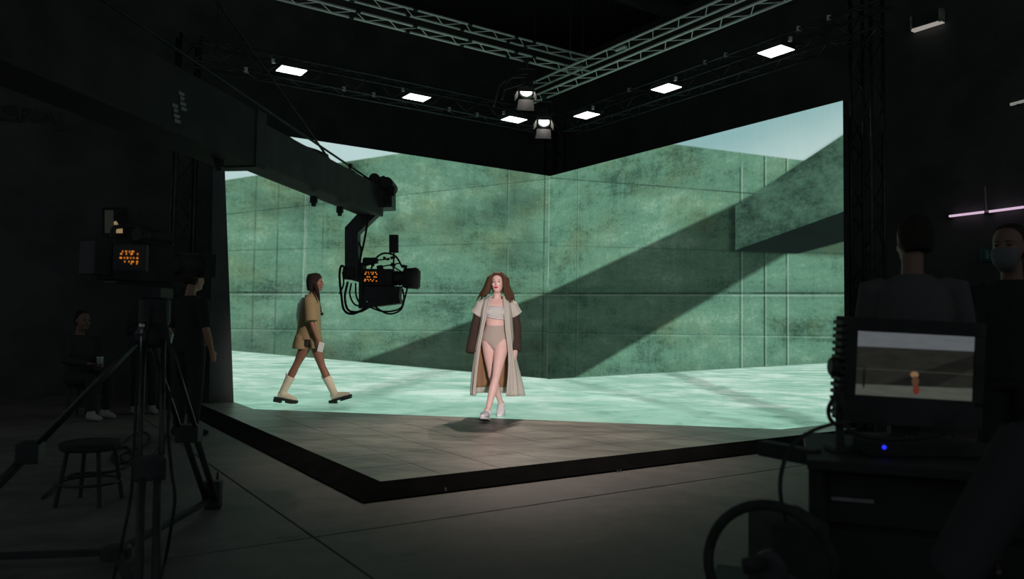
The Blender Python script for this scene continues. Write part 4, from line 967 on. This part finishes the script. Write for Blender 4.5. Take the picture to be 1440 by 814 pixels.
ca = V3(.46, .89, 0).normalized(); cs = ca.cross(UP)
def cbox(name, o, sz, mat=M_black, bev=.006):
    m = MB(); c = cb + ca * o[0] + cs * o[1] + UP * o[2]; m.abox(c - ca * sz[0] / 2, c + ca * sz[0] / 2, sz[1], sz[2], cs); return m.build(name, mat, vc, bevel=bev)
cbox('camera_body', (-.06, 0, .12), (.34, .14, .20), M_matt); cbox('rear_battery', (-.28, 0, .12), (.09, .12, .16)); cbox('base_plate', (0, 0, .012), (.40, .10, .02), M_blackmetal)
m = MB(); m.lathe(cb + ca * .11 + UP * .13, ca, ((0, .06), (.06, .055), (.07, .065), (.20, .065), (.21, .055)), 20); m.build('lens', M_black, vc)
m = MB(); c = cb + ca * .30 + UP * .13; m.abox(c, c + ca * .08, .15, .13, cs); m.build('matte_box', M_matt, vc, bevel=.006)
m = MB(); m.sweep(spline([cb + ca * x + UP * z for x, z in ((-.20, .22), (-.18, .285), (0, .30), (.10, .285), (.12, .22))], 4), .012, 8); m.build('top_handle', M_black, vc, smooth=True)
m = MB(); c = cb + ca * .02 - cs * -.10 + UP * .25; m.lathe(c - ca * .16, ca, ((0, .035), (.05, .03), (.06, .024), (.20, .028)), 14); m.build('viewfinder', M_black, vc)
rp = ony((181, 362), 3.46); m = MB(); m.box(rp + V3(0, .02, 0), (.15, .03, .12)); m.build('monitor_pod', M_black, vc, bevel=.004); m = MB(); m.tube(rp + V3(.05, .03, -.02), cb - ca * .2 + UP * .14, .010, 8); m.build('pod_arm', M_black, vc)
readout(rp + V3(0, .003, 0), V3(1, 0, 0), UP, .082, vc, 9)
def cable(label, pts, r=.008, mat=None):
    m = MB(); m.sweep(spline(pts, 6), r, 8); return tag(m.build('cable', mat or M_rubber, None, smooth=True), label, 'cable')
cable('black cable hanging from the tripod camera, right of the centre leg', [Pd(228, 430, 3.8), Pd(243, 520, 3.75), Pd(236, 590, 3.7), Pd(241, 660, 3.65), Pd(246, 700, 3.6), Pd(240, 745, 3.58), onz((232, 790), .012), onz((224, 830), .012)])
cable('black cable hanging from the tripod camera, left of the centre leg', [Pd(214, 430, 3.85), Pd(196, 520, 3.8), Pd(190, 600, 3.75), Pd(185, 690, 3.7), Pd(172, 760, 3.62), onz((160, 812), .012), onz((150, 850), .012)])
cable('thin black cable loop lying on the floor at lower left', [onz(p, .010) for p in ((60, 700), (100, 668), (150, 664), (178, 655), (186, 640), (176, 628), (158, 640), (168, 652), (200, 640))], .010)
cable('coiled black cable on the floor behind the tripod', [onz(p, .010) for p in ((165, 630), (185, 612), (205, 608), (210, 620), (190, 632), (170, 640), (180, 652), (215, 640), (235, 610), (240, 585))], .009)
lc = onz((118, 712), 0); stool('low black stool on the floor at lower left', Vector((lc.x - .02, lc.y + .1, 0)), .40, .19)

# ------------------------------------------------------------------ operator desk at right
cart = thing('equipment_cart', 'black equipment cart with a drawer at lower right carrying the monitor', 'cart', (1.36, 2.65, 0))
M_cart = pm('cart_black', (.034, .036, .036), .6, 0, .2, 5, .3)
m = MB(); m.box((1.39, 2.66, .790), (.92, .66, .03)); m.build('top_shelf', M_cart, cart, bevel=.004)
m = MB(); m.box((1.39, 2.70, .55), (.86, .54, .44)); m.build('cabinet', M_cart, cart, bevel=.006)
m = MB(); m.box((1.39, 2.66, .16), (.88, .60, .03)); m.build('lower_shelf', M_cart, cart, bevel=.004)
for i, z in enumerate((.69, .52)):
    m = MB(); m.box((1.39, 2.42, z - .01), (.82, .02, .15)); dr = m.build('drawer', M_cart, cart, bevel=.003)
    m = MB(); m.box((1.06 if i == 0 else 1.39, 2.405, z - .01), (.12, .014, .010)); m.build('handle', pm('pale_strip', (.30, .29, .29), .5), dr)
for x in (.97, 1.81):
    for y in (2.39, 2.95):
        m = MB(); m.tube((x, y, .10), (x, y, .78), .018, 8); m.build('post', M_cart, cart)
        m = MB(); m.lathe((x - .02, y, .055), (1, 0, 0), ((0, .05), (.005, .055), (.035, .055), (.04, .05)), 16); m.tube((x, y, .055), (x, y, .11), .012, 8); m.build('caster', M_rubber, cart)
m = MB(); m.box((.82, 2.30, .40), (.34, .40, .02)); m.abox((.95, 2.40, .40), (.95, 2.40, .78), .03, .03); m.build('side_shelf', M_cart, cart)
pv = Matrix.Translation((.93, 2.40, 0)); cart.matrix_basis = pv @ Matrix.Rotation(math.radians(-20), 4, 'Z') @ pv.inverted() @ cart.matrix_basis
m = MB(); m.abox(Pd(1071, 629, 2.62), Pd(1150, 644, 2.45), .05, .05); m.build('push_handle', M_cart, cart, bevel=.006)
# monitor
mc = Pd(1283, 524, 2.70); mon = thing('monitor', 'black field monitor on the cart at right showing a dim view of the set', 'monitor', (mc.x, mc.y, .81))
MR = Euler((math.radians(2), math.radians(2.2), math.radians(-4)), 'XYZ').to_matrix()
def mp(x, y, z): return mc + MR @ Vector((x, y, z))
def mbox(name, o, s, mat=M_matt, bev=.006, parent=None): m = MB(); m.box(mp(*o), s, MR); return m.build(name, mat, parent or mon, bevel=bev)
mbox('housing', (0.0, .055, 0), (.475, .09, .375))
for nm, o, s in (('bezel', (0, .0, .163), (.475, .03, .05)), ('bezel', (0, .0, -.138), (.475, .03, .10)), ('bezel', (-.217, .0, .013), (.04, .03, .25)), ('bezel', (.221, .0, .013), (.033, .03, .25))): mbox(nm, o, s, M_matt, .003)
for k in range(14): mbox('hood_rib', (-.246, .03, .165 - .025 * k), (.016, .10, .014), M_black, .003)
m = MB(); m.lathe(mp(-.245, .02, .005), MR @ Vector((-1, 0, 0)), ((0, .03), (.012, .034), (.028, .034), (.034, .028)), 18); m.build('side_knob', M_black, mon)
def mon_mat():
    nb = NB('monitor_picture'); u, v = nb.uv(); n = nb.noise(nb.vec(u * 2, v * 5, 0.0), 2.5, 5)
    c = nb.mix(lin(22, 25, 22), lin(52, 52, 46), n)
    c = nb.mix(c, nb.scale(c, v * 0.0 + .55), nb.math('MULTIPLY', nb.half(u, v, (.25, .18), (1, .72), (.6, .2), .03), nb.half(u, v, (.65, .16), (1, .5), (.6, .4), .03)))
    c = nb.mix(c, lin(66, 66, 58), line(nb, v, .41, .018) * .5)
    c = nb.mix(c, nb.mix(lin(66, 70, 64), lin(104, 108, 98), n), nb.step(v + u * -.03, .175, .155))
    sk = nb.half(u, v, (0, .755), (.93, .765), (.5, .9), .012)
    c = nb.mix(c, nb.mix(lin(92, 98, 102), lin(120, 124, 128), n), sk)
    def ell(x, y, a, b): return nb.step((u - x) * (u - x) * (1 / a / a) + (v - y) * (v - y) * (1 / b / b), 1.3, .5)
    c = nb.mix(c, lin(150, 118, 84), ell(.505, .36, .036, .05)); c = nb.mix(c, lin(92, 66, 48), ell(.515, .255, .032, .085)); c = nb.mix(c, lin(110, 48, 38), ell(.525, .125, .030, .075))
    c = nb.mix(c, lin(24, 22, 20), ell(.075, .27, .015, .17))
    return nb.bsdf((.01, .01, .01), .3, emit=c, strength=0.62, spec=.3)
V = [mp(-.197, -.004, -.088), mp(.2045, -.004, -.088), mp(.2045, -.004, .140), mp(-.197, -.004, .140)]
me = bpy.data.meshes.new('monitor_screen'); me.from_pydata([tuple(p) for p in V], [], [(0, 1, 2, 3)]); me.update(); uvl = me.uv_layers.new(name='UVMap')
for lp, q in zip(me.loops, ((0, 0), (1, 0), (1, 1), (0, 1))): uvl.data[lp.index].uv = q
me.materials.append(mon_mat()); link('monitor_screen', me, mon)
m = MB(); b0 = Vector((mc.x, mc.y + .07, .806)); m.box(b0 + UP * .008, (.30, .16, .016)); m.abox(b0, b0 + UP * .12, .10, .03); m.build('stand', M_black, mon)
dv = Vector((1.30, 2.45, .806)); box = thing('control_box', 'low black control box with a blue indicator light under the monitor', 'controller', dv)
m = MB(); m.box(dv + UP * .024, (.36, .11, .046)); m.build('case', M_matt, box, bevel=.005)
q = Pd(1244, 600, 2.39); m = MB(); m.lathe(Vector((q.x, 2.396, .836)), (0, -1, 0), ((0, .006), (.004, .006), (.006, .003)), 10); m.build('blue_light', glow('blue_led', (.02, .03, 1.0), 1.6), box)
for x in (1.28, 1.34, 1.40): m = MB(); m.lathe((x, 2.45, .852), UP, ((0, .012), (.012, .011), (.015, .008)), 12); m.build('knob', M_blackmetal, box)
# hand wheel unit
wc = Pd(1083, 798, 2.08); wu = thing('hand_wheel_unit', 'black geared control box with a large hand wheel and crank knob at bottom right', 'controller', (.83, 2.30, .41))
m = MB(); m.box((.83, 2.30, .53), (.16, .24, .24)); m.build('gear_box', M_matt, wu, bevel=.01)
wn = V3(-.45, -.89, .05).normalized(); ws, wt = frame_for(wn, V3(.89, -.45, 0)); RW = .165
m = MB(); m.sweep([wc + (ws * math.cos(2 * math.pi * k / 40) + wt * math.sin(2 * math.pi * k / 40)) * RW for k in range(41)], .0145, 10); m.build('wheel_rim', M_rubber, wu, smooth=True)
for k in range(1): a_ = -.35; m = MB(); m.tube(wc, wc + (ws * math.cos(a_) + wt * math.sin(a_)) * RW, .010, 8); m.build('spoke', M_black, wu)
m = MB(); m.lathe(wc - wn * .12, wn, ((0, .03), (.10, .03), (.105, .045), (.135, .045), (.14, .03)), 16); m.build('wheel_hub', M_black, wu)
kp = Pd(1046, 796, 2.02); m = MB(); m.sweep([kp, kp + V3(.03, .0, .005), kp + V3(.06, .02, 0)], [.020, .022, .014], 12); m.build('crank_knob', M_rubber, wu, smooth=True)
m = MB(); m.abox(kp + V3(.04, .03, 0), wc + wn * .01, .02, .012); m.build('crank_arm', M_black, wu)
cable('black cable arching from the monitor and hanging left of the cart', [Pd(1195, 594, 2.5), Pd(1172, 596, 2.4), Pd(1140, 607, 2.3), Pd(1113, 628, 2.25), Pd(1101, 655, 2.22), Pd(1097, 685, 2.2), Pd(1101, 715, 2.2), Pd(1112, 745, 2.2), Pd(1135, 775, 2.22), Pd(1150, 790, 2.25)], .006)
cable('black cable running along the top of the cart below the monitor', [Pd(1188, 598, 2.36), Pd(1205, 610, 2.34), Pd(1240, 617, 2.33), Pd(1280, 617, 2.33), Pd(1320, 612, 2.34)], .007)
po = Pd(1181, 600, 2.50); pt = thing('cable_stand', 'short black upright with a looped cable beside the monitor', 'stand', Vector((po.x, 2.5, .806)))
m = MB(); m.tube((po.x, 2.5, .806), (po.x, 2.5, .99), .014, 10); m.box((po.x, 2.5, .815), (.07, .09, .018)); m.build('post', M_black, pt)
m = MB(); m.sweep(spline([Pd(1184, 540, 2.48), Pd(1172, 560, 2.48), Pd(1165, 575, 2.48), Pd(1168, 590, 2.48), Pd(1180, 598, 2.48), Pd(1186, 585, 2.48), Pd(1182, 570, 2.48)], 6), .007, 8); m.build('cable_loop', M_rubber, pt, smooth=True)
# people on the right
bp = ony((1284, 500), 4.0); crew('tall crew member in a grey sweater standing behind the monitor with back to us', Vector((bp.x, 4.0, 0)), 150, h=1.80, shirt=C_grey, trousers=C_blk, sk=SK_b, shoe=SH_b, hair=H_dk, arms={-1: ((-.24, -.06, 1.12), (-.10, -.26, 1.08)), 1: ((.24, -.06, 1.12), (.08, -.28, 1.06))}, lean=.08, headyaw=25)
M_mask = cloth('patterned_mask', (.16, .17, .18), 60, .6)
bp = ony((1424, 500), 4.3); crew('crew member in dark clothes and patterned face mask at the right edge', Vector((bp.x, 4.3, 0)), -50, h=1.80, shirt=C_blk, trousers=C_blk, sk=SK_b, shoe=SH_b, hair=H_dk, mask=M_mask)
sf = Vector((1.27, 1.55, 0)); crew('seated crew member in dark jacket in the near right corner, mostly cut by the frame', sf, 170, sit=True, h=1.74, shirt=C_dk, trousers=C_blk, sk=SK_b, shoe=SH_b, hair=H_dk, arms={-1: ((-.25, -.04, 1.12), (-.14, -.28, 1.08)), 1: ((.33, -.02, 1.13), (.20, -.25, 1.08))}, lean=.05)
stool('black stool under the seated crew member in the near right corner', sf, .40, .18)

# ------------------------------------------------------------------ signs and lights on the dark walls
M_sign = pm('dark_sign_face', (.05, .075, .065), .5, 0, .2, 4)
AW = -2.98
def wall_rect(pts, th, name, mat, parent, plane=AW, off=0.0):
    m = MB(); m.prism([on_a(p, plane + off) for p in pts], SA * th); return m.build(name, mat, parent)
c = on_a((1307, 32), AW); ex = thing('exit_sign', 'unlit exit sign box with a glowing bottom edge, high on the right wall', 'sign', c)
wall_rect([(1285, 26), (1328, 13), (1328.5, 32), (1286, 44.5)], .08, 'sign_face', M_sign, ex)
wall_rect([(1285.5, 43), (1328.5, 30), (1328.5, 32.5), (1286, 46)], .09, 'lit_edge', glow('warm_edge', (.80, .72, .66), .42), ex)
wall_rect([(1284, 26), (1286.5, 25.4), (1287, 44), (1285, 45)], .10, 'frame_side', pm('pale_frame', (.42, .44, .34), .6), ex); wall_rect([(1324.5, 14.4), (1328.8, 13), (1329, 31.5), (1325, 33)], .10, 'frame_side', pm('pale_frame', (.42, .44, .34), .6), ex)
c = on_a((1393, 357), AW); gs = thing('safety_sign', 'small dim green sign with a pale figure on the right wall', 'sign', c)
wall_rect([(1378, 348), (1408, 346.5), (1408, 367), (1378, 368)], .02, 'sign_face', pm('green_sign', (.05, .15, .13), .6), gs)
wall_rect([(1387, 351), (1391.5, 351), (1391.5, 364), (1387, 364)], .026, 'figure', pm('pale_green', (.20, .34, .30), .6), gs)
M_pink = glow('pink_tube_glow', (.78, .55, .74), .9)
for lab, a_, b_ in (('left one of two pink glowing tubes on the right wall', (1335, 304), (1384, 298)), ('right one of two pink glowing tubes on the right wall, beside the thin cord', (1391, 297.5), (1440, 291))):
    p, q = on_a(a_, AW + .06), on_a(b_, AW + .06); t = thing('tube_light', lab, 'lamp', (p + q) / 2)
    m = MB(); m.tube(p, q, .017, 10); m.build('tube', M_pink, t, smooth=True)
    for e in (p, q): m = MB(); m.box(e - SA * .03, (.05, .05, .05)); m.build('end_cap', M_black, t)
p = on_a((1387, 297), AW + .05); m = MB(); m.tube(p, on_a((1385, 262), AW + .05), .010, 6); m.box(p, (.04, .04, .04)); tag(m.build('cord', pm('pale_cord', (.40, .38, .36), .6), None), 'thin pale cord hanging down the right wall to the pink tubes', 'cord')
p, q = on_a((1421, 147), AW + .06), on_a((1440, 142), AW + .06); t = thing('tube_light', 'short dim white tube at the right edge of the picture', 'lamp', p)
m = MB(); m.tube(p, q, .020, 10); m.build('tube', glow('dim_white_tube', (.42, .42, .40), .5), t)
m = MB(); m.box((p + q) / 2 - SA * .03, (.06, .06, .05)); m.build('bracket', M_black, t)
# far left: lit doorway slit, small lit window, faint sign
BW = -2.98
def wrect(pts, th, name, mat, parent, off=0.0): m = MB(); m.prism([on_b(p, BW + off) for p in pts], SB * th); return m.build(name, mat, parent)
win = struct(wrect([(144, 292), (176, 292), (176, 333), (144, 333)], .03, 'window_1', M_black, None))
wrect([(147, 296), (159, 296), (159, 328), (147, 328)], .04, 'pane', glow('dim_pane', (.035, .038, .03), .35), win)
wrect([(159.5, 312), (163, 311), (168, 319), (172, 321), (172, 328), (163, 328), (163, 317), (160, 317)], .04, 'lit_curtain', glow('warm_curtain', (.36, .25, .13), .75), win)
t = wrect([(116, 559.5), (133, 559.5), (133, 564), (116, 564)], .03, 'light_strip', glow('warm_gap', (.80, .52, .18), .8), None); tag(t, 'short yellow strip of light low at far left behind the crew', 'lamp')
t = wrect([(158, 559.5), (176, 559.5), (176, 561), (158, 561)], .03, 'light_strip', glow('warm_gap_dim', (.16, .13, .09), .5), None); tag(t, 'dim thin strip of light right of the yellow one at far left', 'lamp')
c = on_b((14, 158), BW); sg = thing('wall_sign', 'faint dark sign with pale capital letters at the left edge, high up', 'sign', c)
wrect([(-30, 145), (31, 153), (31, 172), (-30, 166)], .02, 'sign_face', pm('dark_board', (.05, .06, .058), .7), sg)
cv = bpy.data.curves.new('lettering', 'FONT'); cv.body = 'CRIA]'; cv.size = .33; cv.extrude = .004; lo = bpy.data.objects.new('tmp', cv); COL.objects.link(lo)
me = bpy.data.meshes.new_from_object(lo.evaluated_get(bpy.context.evaluated_depsgraph_get())); bpy.data.objects.remove(lo)
bx = -SA; Mx = Matrix((bx, UP, bx.cross(UP))).transposed().to_4x4(); me.transform(Matrix.Translation(on_b((-2, 165), BW + .025)) @ Mx); me.materials.append(pm('pale_letter', (.075, .09, .085), .7)); link('lettering', me, sg)
# power cables looping from the upper spotlight to the truss
for k, pts in enumerate((((738, 108), (718, 110), (702, 122), (694, 150)), ((742, 103), (726, 106), (713, 116), (706, 140)), ((735, 118), (722, 122), (708, 126)))):
    cable(('outer loop of cable hanging from the truss left of the upper spotlight', 'inner loop of cable hanging from the truss left of the upper spotlight', 'short black cable running left from the upper spotlight')[k], [Pd(x, y, 10.05) for x, y in pts], .012, M_blackmetal)

# ------------------------------------------------------------------ groups of look-alikes
for key, grp in (('lighting_truss', 'bare aluminium trusses over the set'), ('panel_truss', 'black trusses above the video walls'), ('truss_tower', 'black truss towers around the video walls'),
                 ('stool', 'black stools of the crew'), ('barn_door_spotlight', 'barn-door spotlights at the corner'), ('led_wall', 'wings of the corner video wall')):
    for o in SC.objects:
        if o.parent is None and o.name.split('.')[0] == key: o['group'] = grp
